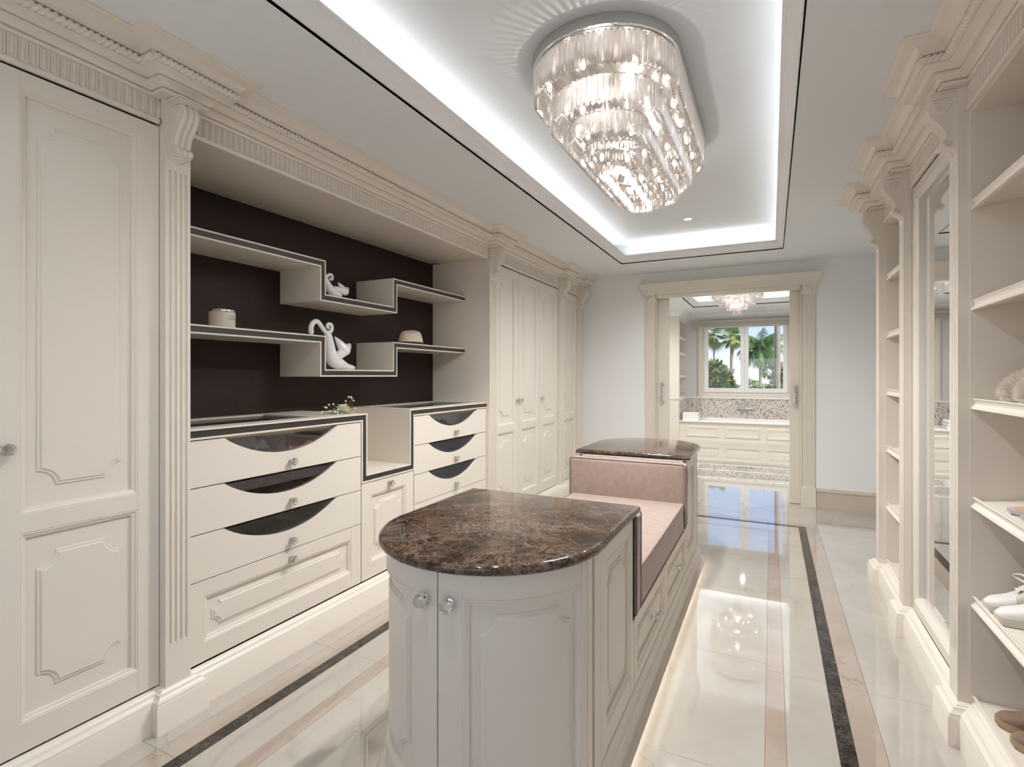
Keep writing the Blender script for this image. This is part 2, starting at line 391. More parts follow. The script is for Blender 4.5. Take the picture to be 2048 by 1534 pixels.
MOSF = mosaic('floor_mosaic', (0.70, 0.66, 0.60), (0.50, 0.45, 0.40), 0.03, 0.6)
cuts = [6.88, 7.9, 8.0, 8.62, 8.72, 9.6, 10.5, 11.4, 12.15]
for a, b in zip(cuts, cuts[1:]):
    if abs(b-a-0.1) < 0.01: stone('mosaic_strip', -4.0, 3.0, a, b, MOSF)
    else:
        for x0 in (-4.0, -3.0, -2.0, -1.0, 0.0, 1.0, 2.0): stone('marble_tile', x0, x0+1.0, a, b, FLOORM)

# ---------------------------------------------------------------- panelled fronts
def notched(u0, v0, u1, v1, d, Rn, st, ns, mid):
    """outline of a field with concave corners, same point count for every inset d; returns (top, bottom) chains from left to right"""
    R2 = Rn+d; s2 = st+d; q = math.sqrt(max(R2*R2-s2*s2, 1e-8))
    a0 = math.asin(s2/R2); arc = []
    for k in range(ns+1):
        a = a0+(PI/2-2*a0)*k/ns; arc.append((R2*math.sin(a), R2*math.cos(a)))   # (du, dv)
    # chain of (u, drop)
    left = [(u0+d, q)]+[(u0+du, dv) for du, dv in arc]
    left.append((u0+q, d))
    right = [(u1+u0-u, dr) for u, dr in reversed(left)]
    L, Rr = left[-1][0], right[0][0]
    mids = [(L+(Rr-L)*k/(mid+1), d) for k in range(1, mid+1)]
    ch = left+mids+right
    return [(u, v1-dr) for u, dr in ch], [(u, v0+dr) for u, dr in ch]
def field(mb, u0, v0, u1, v1, w, Rn=0.05, st=0.008, mid=1, h=0.009):
    steps = [(0.0, w), (0.002, w+h*0.5), (0.009, w+h*0.45), (0.013, w+h)]
    prev = None
    for d, ww in steps:
        t, b = notched(u0, v0, u1, v1, d, Rn, st, 5, mid)
        ring = [(ww, u, v) for u, v in t]+[(ww, u, v) for u, v in reversed(b)]
        if prev: mb.rings([prev, ring])
        prev = ring; last = (t, b, ww)
    t, b, ww = last; n = len(t)
    mb.add([(ww, u, v) for u, v in t]+[(ww, u, v) for u, v in b], [(i, i+1, n+i+1, n+i) for i in range(n-1)])
def rect(u0, v0, u1, v1, d, w, n):
    a, b, c, e = u0+d, v0+d, u1-d, v1-d
    pts = [(w, a+(c-a)*k/n, b) for k in range(n)]+[(w, c, b)]+[(w, c-(c-a)*k/n, e) for k in range(n)]+[(w, a, e)]
    return pts
def panel_in(mb, u0, v0, u1, v1, n=1, dep=0.018, fld=True, Rn=0.05, iu=0.05, iv=0.07, mould=0.022):
    """moulded recess inside a frame opening"""
    k = mould/0.022
    rs = [rect(u0, v0, u1, v1, d*k, w, n) for d, w in ((0, 0), (0.002, -0.002), (0.006, -0.0015), (0.010, -0.006), (0.019, -0.009), (0.020, -dep), (0.022, -dep))]
    mb.rings(rs)
    a, b, c, e = u0+mould, v0+mould, u1-mould, v1-mould
    mb.add([(-dep, a+(c-a)*i/n, v) for v in (b, e) for i in range(n+1)], [(i, i+1, n+2+i, n+1+i) for i in range(n)])
    if fld: field(mb, u0+iu, v0+iv, u1-iu, v1-iv, -dep, Rn, mid=max(1, n-1))
def door_mesh(f, u0, v0, u1, v1, openings, n=1, th=0.022, **kw):
    """frame with openings [(a,b,c,d)]; faces made on a grid"""
    mb = MB(f)
    us = sorted({u0, u1}|{o[0] for o in openings}|{o[2] for o in openings}); vs = sorted({v0, v1}|{o[1] for o in openings}|{o[3] for o in openings})
    for i in range(len(us)-1):
        for j in range(len(vs)-1):
            cu, cv = (us[i]+us[i+1])/2, (vs[j]+vs[j+1])/2
            if any(o[0] < cu < o[2] and o[1] < cv < o[3] for o in openings): continue
            a, b = us[i], us[i+1]; m = max(1, round(n*(b-a)/(u1-u0)))
            g = 0.0006 if (openings and any(abs(a-o[0]) < 1e-6 for o in openings) and i not in (0, len(us)-2)) else 0
            mb.add([(-g, a+(b-a)*k/m, v) for v in (vs[j], vs[j+1]) for k in range(m+1)], [(k, k+1, m+2+k, m+1+k) for k in range(m)])
    mb.rings([rect(u0, v0, u1, v1, 0, -th, n), rect(u0, v0, u1, v1, 0, -0.0015, n), rect(u0, v0, u1, v1, 0.0015, 0, n)])
    for o in openings: panel_in(mb, *o, n=n, **kw)
    return mb

# crystal knob
kb = MB().lathe([(0.0, 0.0), (0.015, 0.0), (0.015, 0.003), (0.009, 0.006), (0.0065, 0.012), (0.009, 0.016), (0.0, 0.017)], n=20, axis='x')
kbase = obj('knob_base', kb, CHROME, smooth=40).data; bpy.data.objects.remove(bpy.data.objects['knob_base'])
kg = MB()
prof = [(0.0, 0.0165), (0.011, 0.017), (0.0195, 0.024), (0.0205, 0.030), (0.015, 0.0385), (0.009, 0.041), (0.0, 0.042)]
rs = []
for i, (r, h) in enumerate(prof):
    rs.append([(h, max(r, 1e-4)*math.cos(2*PI*(k+0.5*(i % 2))/10), max(r, 1e-4)*math.sin(2*PI*(k+0.5*(i % 2))/10)) for k in range(10)])
vs = [p for r in rs for p in r]; fs = []
for i in range(len(rs)-1):
    for k in range(10):
        a, b, c, d = i*10+k, i*10+(k+1) % 10, (i+1)*10+(k+1) % 10, (i+1)*10+k
        if i % 2 == 0: fs += [(a, b, d), (b, c, d)]
        else: fs += [(a, b, c), (a, c, d)]
kg.add(vs, fs)
kglass = obj('crystal', kg, KNOBG).data; bpy.data.objects.remove(bpy.data.objects['crystal'])
KB2 = bpy.data.objects
def knob(parent, loc, rz=0.0, deep=False):
    """a knob is one part (its crystal a sub-part when it sits on a part of a thing, joined otherwise)"""
    k = inst('knob', KN, parent, loc, (0, 0, rz)); return k
# joined knob mesh with two materials
bm = bmesh.new(); bm.from_mesh(kbase); n0 = len(bm.faces); bm.from_mesh(kglass)
KN = bpy.data.meshes.new('knob'); 
for i, f_ in enumerate(bm.faces):
    f_.material_index = 0 if i < n0 else 1
bm.to_mesh(KN); bm.free(); KN.materials.append(CHROME); KN.materials.append(KNOBG)

# ---------------------------------------------------------------- cornice, pilasters
CROWN = [(0, 2.497), (0.014, 2.497), (0.017, 2.503), (0.017, 2.513), (0.009, 2.518), (0.009, 2.596), (0.017, 2.599), (0.020, 2.604), (0.020, 2.610), (0.012, 2.611), (0.012, 2.614), (0.024, 2.616),
         (0.028, 2.622), (0.038, 2.631), (0.052, 2.634), (0.052, 2.638), (0.046, 2.639), (0.046, 2.642), (0.060, 2.644), (0.066, 2.648), (0.078, 2.655), (0.088, 2.656), (0.094, 2.658), (0.094, 2.691),
         (0.112, 2.692), (0.112, 2.697), (0.108, 2.698), (0.111, 2.706), (0.117, 2.715), (0.130, 2.724), (0.150, 2.731), (0.160, 2.733), (0.161, 2.737), (0.170, 2.738), (0.175, 2.741), (0.175, 2.7445)]
SKIRT = [(0.050, 0.0), (0.050, 0.110), (0.047, 0.115), (0.044, 0.122), (0.044, 0.126), (0.036, 0.131), (0.028, 0.139), (0.026, 0.145), (0.018, 0.147), (0.014, 0.152), (0.006, 0.156), (0.0, 0.158)]
def sweep_block(f, prof, y0, y1, B, back=0.0):
    mb = MB(f)
    rs = [[(back, y0-p, z), (B+p, y0-p, z), (B+p, y1+p, z), (back, y1+p, z)] for p, z in prof]
    mb.rings(rs, close=False)
    z0, z1 = prof[0][1], prof[-1][1]
    mb.add(rs[0], [(0, 1, 2, 3)]); mb.add(rs[-1], [(0, 1, 2, 3)])
    return mb
def sweep_line(f, prof, y0, y1):
    mb = MB(f); mb.rings([[(p, y0, z) for p, z in prof], [(p, y1, z) for p, z in prof]], close=False); return mb
def rope(mb, w, y0, y1, z, r=0.016):
    n = max(2, int((y1-y0)/0.0032)); m = 10; rs = []
    for i in range(n+1):
        y = y0+(y1-y0)*i/n; ring = []
        for k in range(m):
            a = 2*PI*k/m; rr = r*(0.60+0.45*abs(math.cos(a*1.0-(y*PI/0.021))))
            ring.append((w+rr*math.cos(a), y, z+rr*math.sin(a)))
        rs.append(ring)
    mb.rings(rs, cap0=True, cap1=True)
def rope_x(mb, w0, w1, y, z, r=0.016):
    n = max(2, int((w1-w0)/0.0032)); m = 10; rs = []
    for i in range(n+1):
        w = w0+(w1-w0)*i/n
        rs.append([(w, y+r*(0.60+0.45*abs(math.cos(a-(w*PI/0.021))))*math.cos(a), z+r*(0.60+0.45*abs(math.cos(a-(w*PI/0.021))))*math.sin(a)) for a in [2*PI*k/m for k in range(m)]])
    mb.rings(rs, cap0=True, cap1=True)
def cornice(f, y0, y1, label):
    t = thing('cornice', label, 'cornice', f(0, (y0+y1)/2, 2.5))
    obj('crown_moulding', sweep_line(f, CROWN, y0, y1), CREAM, t, 35)
    mb = MB(f); rope(mb, 0.100, y0, y1, 2.675, 0.0165); obj('rope_bead', mb, CREAM, t, 80)
    mb = MB(f); n = int((y1-y0-0.01)/0.029); st = (y1-y0)/n
    for i in range(n):
        y = y0+st*(i+0.5)
        for dy in (-0.0035, 0.0035): mb.box(0.009, 0.0135, y+dy-0.002, y+dy+0.002, 2.521, 2.594)
        # hollow with rounded foot between the reeds
        a, b = y+0.006, y+st-0.006
        mb.rings([[(0.009, a, 2.592), (0.013, (a+b)/2, 2.592), (0.009, b, 2.592)], [(0.009, a, 2.535), (0.013, (a+b)/2, 2.530), (0.009, b, 2.535)], [(0.009, a+0.002, 2.524), (0.010, (a+b)/2, 2.522), (0.009, b-0.002, 2.524)]], close=False)
    obj('fluted_frieze', mb, CREAM, t)
    return t
def corbel(f, yc, B, parent):
    hw = 0.036
    front = [(0.070, 2.570), (0.086, 2.553), (0.090, 2.533), (0.084, 2.510), (0.068, 2.488), (0.050, 2.466), (0.037, 2.444), (0.030, 2.421), (0.032, 2.404), (0.044, 2.394), (0.046, 2.380), (0.030, 2.370), (0.012, 2.364), (0.004, 2.350), (0.0, 2.345)]
    mb = MB(f)
    a = [(B, yc-hw, 2.572)]+[(B+p, yc-hw, z) for p, z in front]; b = [(B, yc+hw, 2.572)]+[(B+p, yc+hw, z) for p, z in front]
    n = len(a); mb.rings([a, b], cap0=True, cap1=True)
    for dy in (-0.025, 0.0, 0.025):
        pts = [(B+p-0.004, yc+dy, z) for p, z in front[:9]]
        mb.tube(pts, 0.0115, 8)
    for dy in (-0.025, 0, 0.025): mb.sphere((B+0.040, yc+dy, 2.386), 0.0135, 10, 6)
    for k, zz in enumerate((2.364, 2.354, 2.345)): mb.sphere((B, yc, zz), 0.030-0.006*k, 16, 8, (0.95-0.1*k, 1.0, 0.28))
    for sg in (-1, 1):
        y = yc+sg*hw
        for (cp, cz, r) in ((0.046, 2.538, 0.030), (0.026, 2.385, 0.016)):
            pts = []
            for i in range(26):
                t = i/25; ang = 0.8+t*3.4*PI; rr = r*(1-0.88*t)
                pts.append((B+cp+rr*math.cos(ang), y+sg*0.001, cz+rr*math.sin(ang)))
            mb.tube(pts, [0.0042*(r/0.03)**0.5]*len(pts), 6)
    for k, (e, zz) in enumerate(((0.0, 2.573), (0.005, 2.581), (0.010, 2.590))):
        mb.box(B, B+0.080+e, yc-hw-0.003-e, yc+hw+0.003+e, zz-0.001, zz+0.007)
    obj('corbel', mb, CREAM, parent, 50)
def pilaster(f, yc, label, name_group):
    t = thing('pilaster', label, 'pilaster', f(0, yc, 0), name_group); B = 0.041; h = 0.0525
    obj('plinth', sweep_block(f, SKIRT, yc-h+0.005-0.012, yc+h-0.005+0.012, B-0.006, back=-0.03), CREAM, t, 35)
    mb = MB(f); mb.box(-0.03, B-0.006, yc-h, yc+h, 0.155, 2.60)
    mb.box(B-0.006, B, yc-h, yc+h, 0.155, 0.33); mb.box(B-0.006, B, yc-h, yc+h, 2.31, 2.60)
    gw = 0.011; ws = [(-h, -0.038), (-0.038+gw, -0.0127), (-0.0127+gw, 0.0127-gw+0.0), (0.0127, 0.038-gw), (0.038, h)]
    ws = []; cs = [-0.033, -0.011, 0.011, 0.033]; prev = -h
    for c in cs: ws.append((prev, c-gw/2)); prev = c+gw/2
    ws.append((prev, h))
    for a, b in ws:
        mb.rings([[(B-0.006, yc+a, z), (B-0.001, yc+a, z), (B, yc+a+0.001, z), (B, yc+b-0.001, z), (B-0.001, yc+b, z), (B-0.006, yc+b, z)] for z in (0.33, 2.31)], close=False)
    obj('shaft', mb, CREAM, t)
    cap = [(p-0.014 if p > 0 else 0, z) for p, z in CROWN if z >= 2.596]
    cap = [(max(0.0, p-0.005), z) for p, z in CROWN if z >= 2.598]
    obj('capital', sweep_block(f, cap, yc-h-0.028, yc+h+0.028, 0.085, back=-0.02), CREAM, t, 35)
    mb = MB(f); yy0, yy1 = yc-h-0.028, yc+h+0.028
    rope(mb, 0.085+0.093, yy0-0.093, yy1+0.093, 2.677); rope_x(mb, 0.0, 0.085+0.093, yy0-0.093, 2.677); rope_x(mb, 0.0, 0.085+0.093, yy1+0.093, 2.677)
    obj('rope_bead', mb, CREAM, t, 80)
    corbel(f, yc, B, t)
    return t
def skirting(f, y0, y1, label):
    o = obj('skirting_board', sweep_line(f, SKIRT, y0, y1), CREAM, None, 35); return tag(o, label, 'skirting board')

PL = [1.36, 4.19, 5.91, 6.60]; PR = [1.86, 2.71, 3.67, 4.42]
for yc, lb in ((PL[0], 'fluted cream pilaster between the nearest tall door and the dark shelf alcove'), (PL[1], 'fluted cream pilaster at the far end of the dark shelf alcove'),
               (PL[2], 'fluted cream pilaster between the triple wardrobe and the single wardrobe'), (PL[3], 'last fluted cream pilaster of the left run, against the grey wall')):
    pilaster(ML, yc, lb, 'pilasters of the wardrobe run')
pilaster(ML, 0.18, 'fluted cream pilaster beside the camera at the near end of the left run', 'pilasters of the wardrobe run')
for yc, lb in ((PR[0], 'nearest right pilaster, only its scroll corbel showing at the top corner'), (PR[1], 'fluted cream pilaster between the shoe shelves and the tall mirror'),
               (PR[2], 'fluted cream pilaster between the tall mirror and the narrow shelves'), (PR[3], 'farthest right pilaster, beyond the narrow shelves')):
    pilaster(MR, yc, lb, 'pilasters of the shelving run')
for a, b, lb in ((0.24, 1.30, 'carved cornice with rope bead above the nearest tall door'), (1.42, 4.13, 'long carved cornice above the dark shelf alcove'),
                 (4.25, 5.85, 'carved cornice above the triple wardrobe'), (5.97, 6.54, 'short carved cornice above the single far wardrobe')):
    cornice(ML, a, b, lb)
for a, b, lb in ((1.92, 2.65, 'carved cornice above the right shoe shelves'), (2.77, 3.61, 'carved cornice above the tall mirror'), (3.73, 4.36, 'carved cornice above the narrow right shelves'), ):
    cornice(MR, a, b, lb)
for a, b, lb in ((0.24, 1.30, 'moulded cream skirting under the nearest tall door'), (1.42, 4.13, 'long moulded cream skirting under the drawer chest'),
                 (4.25, 5.85, 'moulded cream skirting under the triple wardrobe'), (5.97, 6.54, 'moulded cream skirting under the single far wardrobe')):
    skirting(ML, a, b, lb)
for a, b, lb in ((1.92, 2.65, 'moulded cream skirting under the right shoe shelves'), (2.77, 3.61, 'moulded cream skirting under the tall mirror'), (3.73, 4.36, 'moulded cream skirting under the narrow right shelves')):
    skirting(MR, a, b, lb)

# ---------------------------------------------------------------- wardrobes on the left
def tall_door(t, y0, y1, ky):
    g = 0.0025
    d = obj('door', door_mesh(ML, y0+g, 0.164, y1-g, 2.49, [(y0+0.083, 0.262, y1-0.083, 0.912), (y0+0.083, 0.975, y1-0.083, 2.43)], Rn=0.055, iu=0.052, iv=0.085), CREAM, t)
    knob(d, (XL, ky, 1.205))
def wardrobe(y0, y1, seams, knobs, label):
    t = thing('wardrobe', label, 'wardrobe', (XL-0.3, (y0+y1)/2, 0))
    obj('carcass', MB().box(XWL+0.01, XL-0.024, y0, y1, 0.0, 2.497), CREAM2, t)
    for a, b, k in zip(seams, seams[1:], knobs): tall_door(t, a, b, k)
wardrobe(0.2325, 1.3075, [0.2325, 0.77, 1.3075], [0.73, 0.815], 'nearest cream wardrobe with tall panelled doors and a crystal knob')
wardrobe(4.245, 5.855, [4.245, 4.775, 5.315, 5.855], [4.735, 4.815, 5.355], 'cream wardrobe with three narrow panelled doors beyond the alcove')
wardrobe(5.965, 6.545, [5.965, 6.545], [6.0], 'single door cream wardrobe next to the grey end wall')
struct('trim_2', MB().box(XWL+0.01, XL+0.03, 6.655, YB-0.001, 0, 2.73), CREAM)

# ---------------------------------------------------------------- alcove
A0, A1 = 1.4125, 4.11
t = thing('alcove_lining', 'cream lined alcove with dark brown leatherette back above the drawers', 'alcove', (-2.6, 2.76, 1.2))
obj('back_panel', MB().box(-2.885, -2.872, A0, A1, 1.19, 2.5), LEATH, t)
obj('side_panel', MB().box(-2.885, XL+0.035, A1, A1+0.024, 0.16, 2.5), CREAM, t)
obj('side_panel', MB().box(-2.885, XL+0.0, A0-0.1, A0+0.002, 0.16, 2.5), CREAM, t)
mb = MB().box(-2.885, -2.80, A0, A1, 2.512, 2.53).box(-2.80, -2.79, A0, A1, 2.503, 2.53).box(-2.787, XL+0.0, A0, A1, 2.50, 2.53).box(-2.80, -2.795, A0, A1, 2.503, 2.512)
obj('soffit_panel', mb, CREAM2, t)

def offs(path, d):
    out = []
    for i, p in enumerate(path):
        if i == 0: a = b = (path[1][0]-p[0], path[1][1]-p[1])
        elif i == len(path)-1: a = b = (p[0]-path[i-1][0], p[1]-path[i-1][1])
        else: a = (p[0]-path[i-1][0], p[1]-path[i-1][1]); b = (path[i+1][0]-p[0], path[i+1][1]-p[1])
        def nrm(v): l = math.hypot(*v); return (-v[1]/l, v[0]/l)
        n1, n2 = nrm(a), nrm(b)
        if n1 == n2: out.append((p[0]+n1[0]*d, p[1]+n1[1]*d))
        else: out.append((p[0]+(n1[0]+n2[0])*d, p[1]+(n1[1]+n2[1])*d))
    return out
def band(mb, path, d0, d1, x0, x1):
    a, b = offs(path, d0), offs(path, d1); n = len(path)
    mb.rings([[(x0, *a[i]), (x1, *a[i]), (x1, *b[i]), (x0, *b[i])] for i in range(n)], cap0=True, cap1=True)
def zig_shelf(dz, label):
    z1, z0 = 2.153+dz, 1.942+dz; th = 0.046/2
    path = [(A0+0.001, z1), (2.413, z1), (2.413, z0), (3.114, z0), (3.114, z1), (A1-0.001, z1)]
    t = thing('zigzag_shelf', label, 'shelf', (-2.87, 2.76, z0), 'stepped wall shelves')
    mb = MB(); band(mb, path, -th, th, -2.871, -2.520); obj('board', mb, CREAM, t)
    mb = MB(); band(mb, path, -th+0.0085, th-0.0085, -2.520, -2.517); obj('inlay_strip', mb, WENGE, t)
    for s_ in (-1, 1):
        mb = MB(); band(mb, path, s_*(th-0.0085), s_*th, -2.520, -2.513); obj('edge_bead', mb, CREAM, t)
zig_shelf(0.0, 'upper stepped cream shelf with dark inlaid front edge')
zig_shelf(-0.473, 'lower stepped cream shelf with dark inlaid front edge')

# ---------------------------------------------------------------- drawer chest
t = chest = thing('drawer_chest', 'built-in cream drawer chest with scooped glass drawer fronts', 'drawers', (-2.58, 2.76, 0.16))
BT, BZ = 1.215, 1.166
path = [(A0+0.002, 1.1905), (2.5325, 1.1905), (2.5325, 0.8045), (3.018, 0.8045), (3.018, 1.1905), (A1-0.002, 1.1905)]
th = 0.0245
mb = MB(); band(mb, path, -th, th, XL-0.03, XL-0.003)
mb.box(-2.868, XL-0.03, 2.5325-th, 2.5325+th, 0.78, BT).box(-2.868, XL-0.03, 3.018-th, 3.018+th, 0.78, BT).box(-2.868, XL-0.03, 2.5325, 3.018, 0.78, 0.829)
mb.box(-2.868, -2.84, 2.557, 2.9935, 0.829, 1.20)
for a, b in ((A0, 2.508), (3.0425, A1)):
    mb.box(-2.868, -2.80, a, b, 1.19, BT).box(-2.39, XL-0.03, a, b, 1.19, BT).box(-2.80, -2.39, a, a+0.07, 1.19, BT).box(-2.80, -2.39, b-0.07 if b > 3 else b-0.30, b, 1.19, BT)
obj('top_frame', mb, CREAM, t)
mb = MB(); band(mb, path, -th+0.009, th-0.009, XL-0.003, XL+0.0005); obj('inlay_strip', mb, WENGE, t)
for s_ in (-1, 1):
    mb = MB(); band(mb, path, s_*(th-0.009), s_*th, XL-0.003, XL+0.006); obj('edge_bead', mb, CREAM, t)
for a, b in ((A0+0.07, 2.208), (3.1125, A1-0.07)):
    obj('glass_top', MB().box(-2.80, -2.39, a, b, 1.203, 1.209), TOPG, t)
mb = MB()
mb.box(-2.868, -2.856, A0, A1, 0.16, 1.19)
for a, b in ((A0, 2.508), (3.0425, A1)):
    for z in (0.95, 0.74, 0.53): mb.box(-2.856, XL-0.028, a, b, z-0.005, z+0.005)
    mb.box(-2.856, XL-0.024, a, a+0.014, 0.163, 1.166).box(-2.856, XL-0.024, b-0.014, b, 0.163, 1.166)
mb.box(-2.856, XL-0.024, A0, A1, 0.16, 0.172)
obj('carcass', mb, CREAM2, t)
for a, b in ((A0+0.014, 2.494), (3.0565, A1-0.014)): obj('rail', MB().box(XL-0.055, XL-0.03, a, b, 1.142, 1.166), MAPLE, t)
def scoop_front(y0, y1, z0, z1, yc, hw=0.357, dep=0.108):
    us = [y0]+[yc-hw+2*hw*k/36 for k in range(37)]+[y1]
    def top(u):
        s_ = (u-yc)/hw
        return z1 if abs(s_) >= 1 else z1-dep*(1-s_*s_)**0.92
    mb = MB(ML); n = len(us); T = 0.020
    A = [(0, u, z0) for u in us]; B = [(0, u, top(u)-0.0012) for u in us]; C = [(-0.002, u, top(u)) for u in us]; D = [(-T, u, top(u)) for u in us]; E_ = [(-T, u, z0) for u in us]
    mb.rings([A, B, C, D, E_, A], close=False)
    for i in (0, n-1): mb.add([A[i], B[i], C[i], D[i], E_[i]], [(0, 1, 2, 3, 4)])
    return mb
g = 0.0026
for y0, y1, yc, ky in ((A0+0.004, 2.506, 1.955, 1.976), (3.0445, A1-0.003, 3.585, 3.59)):
    for z0, z1 in ((0.95, 1.163), (0.74, 0.95), (0.53, 0.74)):
        d = obj('drawer', scoop_front(y0+g, y1-g, z0+g, z1-g, yc), CREAM, t, 30)
        obj('glass_pane', MB().box(XL-0.024, XL-0.021, yc-0.40, yc+0.40, z0+0.012, z1-0.012), SMOKE, d)
        knob(d, (XL, ky, z0+0.047))
    w_, e_ = (0.083, 0.075)
    d = obj('drawer', door_mesh(ML, y0+g, 0.166, y1-g, 0.528, [(y0+w_, 0.252, y1-w_, 0.458)], Rn=0.035, iu=0.045, iv=0.045), CREAM, t)
    knob(d, (XL, ky, 0.478))
d = obj('door', door_mesh(ML, 2.512, 0.166, 3.039, 0.776, [(2.512+0.085, 0.262, 3.039-0.085, 0.695)], Rn=0.045, iu=0.045, iv=0.055), CREAM, t)
knob(d, (XL, 2.775, 0.735))

# folded clothes behind the glass
def heap(name, yc, xc, z, lx, ly, h, m, label, seed, group='clothes behind the drawer glass'):
    rnd = random.Random(seed); n = 26; mb = MB(); vs = []; fs = []
    for i in range(n+1):
        for j in range(n+1):
            u, v = 2*i/n-1, 2*j/n-1
            e_ = max(0.0, (1-abs(u)**4)*(1-abs(v)**4))**0.5
            zz = h*e_*(0.75+0.5*noise.noise(Vector((u*1.6+seed, v*1.6, 0)))+0.22*noise.noise(Vector((u*5+seed, v*3, 4))))
            vs.append((xc+u*lx*(1+0.06*noise.noise(Vector((v*3, seed, 1)))), yc+v*ly*(1+0.06*noise.noise(Vector((u*3, seed, 2)))), z+max(0.0, zz)))
    for i in range(n):
        for j in range(n): a = i*(n+1)+j; fs.append((a, a+1, a+n+2, a+n+1))
    mb.add(vs, fs); o = obj(name, mb, m, None, 60); tag(o, label, 'clothing', group); return o
C1 = mat('grey_mottled_knit', (0.16, 0.165, 0.19), 0.9, var=0.7, vs=40, bmp=0.5)
C2 = mat('taupe_jersey', (0.16, 0.14, 0.125), 0.9, bmp=0.3)
C3 = mat('light_grey_lace', (0.42, 0.42, 0.46), 0.85, var=0.4, vs=90, bmp=0.5)
C4 = mat('pink_satin', (0.60, 0.28, 0.28), 0.25, var=0.12, sheen=0.3)
C5 = mat('dark_wool', (0.025, 0.018, 0.016), 0.95, var=0.3)  # near black stands in for the shaded inside of the lower drawers
C6 = mat('navy_jersey', (0.02, 0.035, 0.09), 0.8, var=0.3)
heap('folded_knitwear', 1.66, -2.50, 0.955, 0.17, 0.12, 0.125, C1, 'grey mottled knitwear behind the top left scooped drawer glass', 1)
heap('folded_jersey', 1.87, -2.44, 0.955, 0.115, 0.10, 0.125, C2, 'taupe jersey at the middle of the top left drawer', 2)
heap('lace_top', 1.98, -2.70, 0.955, 0.12, 0.16, 0.165, C3, 'pale grey lace top at the back of the top left drawer', 3)
heap('satin_slip', 2.13, -2.43, 0.955, 0.10, 0.13, 0.145, C4, 'pink satin slip at the right of the top left drawer', 4)
heap('wool_sweater', 1.95, -2.50, 0.745, 0.16, 0.36, 0.13, C5, 'dark wool sweater in the middle left glass drawer', 5)
heap('wool_trousers', 1.95, -2.50, 0.535, 0.16, 0.36, 0.09, C5, 'dark trousers in the lowest left glass drawer', 6)
heap('navy_shirt', 3.6, -2.48, 0.955, 0.14, 0.28, 0.12, C6, 'navy shirt behind the top right scooped drawer glass', 7)
heap('blue_jeans', 3.6, -2.48, 0.745, 0.14, 0.28, 0.12, C6, 'blue jeans in the middle right glass drawer', 8)

# ---------------------------------------------------------------- ornaments in the alcove
def smooth_path(pts, n=6):
    out = []; P_ = [Vector(p) for p in pts]
    for i in range(len(P_)-1):
        p0, p1, p2, p3 = P_[max(i-1, 0)], P_[i], P_[i+1], P_[min(i+2, len(P_)-1)]
        for k in range(n):
            t_ = k/n
            out.append(0.5*((2*p1)+(-p0+p2)*t_+(2*p0-5*p1+4*p2-p3)*t_*t_+(-p0+3*p1-3*p2+p3)*t_**3))
    out.append(P_[-1]); return out
def cat(ox, oy, oz, body, brad, hc, hr, ears, tail, tr, label):
    t = thing('cat_figurine', label, 'figurine', (ox, oy, oz), 'white cat ornaments')
    def w(p): return Vector((ox, oy+p[0], oz+p[1]))
    b = smooth_path([w(p) for p in body]); n = len(b)
    def rad(s_):
        k = s_*(len(brad)-1); i = min(int(k), len(brad)-2); return brad[i]+(brad[i+1]-brad[i])*(k-i)
    rr = [rad(i/(n-1)) for i in range(n)]
    mb = MB().tube([Vector((p.x, p.y, max(p.z, oz+rr[i]))) for i, p in enumerate(b)], rr, 18); mb.sphere(b[-1]+Vector((0, 0, 0)) if b[-1].z > oz+rr[-1] else Vector((b[-1].x, b[-1].y, oz+rr[-1])), rr[-1], 12, 8)
    obj('body', mb, CERAM, t, 80)
    mb = MB(); c = w(hc)+Vector((0.022, 0, 0)); mb.sphere(c, hr, 22, 14, (0.8, 0.92, 0.80))
    for e in ears:
        tip = w(e); q = [c, c.lerp(tip, 0.35), c.lerp(tip, 0.6), c.lerp(tip, 0.82), tip]
        mb.tube(q, [hr*0.74, hr*0.66, hr*0.48, hr*0.25, hr*0.03], 16)
    mb.tube([c, w(body[len(body)//2]).lerp(c, 0.3)], [hr*0.8, hr*0.6], 14)
    obj('head', mb, CERAM, t, 80)
    tl = smooth_path([w(p) for p in tail]); n = len(tl)
    mb = MB().tube(tl, [tr*(1-0.42*(i/(n-1))**1.5) for i in range(n)], 12); mb.sphere(tl[0], tr, 12, 8); mb.sphere(tl[-1], tr*0.58, 12, 8)
    obj('tail', mb, CERAM, t, 80)
cat(-2.58, 2.515, 1.4925, [(-0.012, 0.240), (0.004, 0.215), (0.010, 0.17), (0.022, 0.11), (0.050, 0.06), (0.10, 0.035), (0.17, 0.02), (0.235, 0.014)], [0.017, 0.026, 0.034, 0.040, 0.045, 0.040, 0.022, 0.013],
    (0.128, 0.128), 0.045, [(0.060, 0.218), (0.208, 0.180)],
    [(-0.135, 0.231), (-0.137, 0.262), (-0.120, 0.292), (-0.092, 0.303), (-0.066, 0.288), (-0.038, 0.258), (-0.012, 0.240), (0.018, 0.243), (0.036, 0.266), (0.030, 0.292), (0.006, 0.295), (-0.006, 0.280), (0.004, 0.270)], 0.0165,
    'larger white ceramic cat draped over the step of the lower shelf')
cat(-2.58, 2.465, 1.9655, [(0.022, 0.120), (0.034, 0.10), (0.060, 0.062), (0.095, 0.034), (0.150, 0.024)], [0.012, 0.020, 0.026, 0.029, 0.022],
    (0.180, 0.048), 0.031, [(0.138, 0.108), (0.238, 0.088)],
    [(0.022, 0.115), (0.040, 0.128), (0.058, 0.142), (0.080, 0.146), (0.092, 0.130), (0.082, 0.114), (0.068, 0.120)], 0.0115,
    'smaller white ceramic cat in the step of the upper shelf')
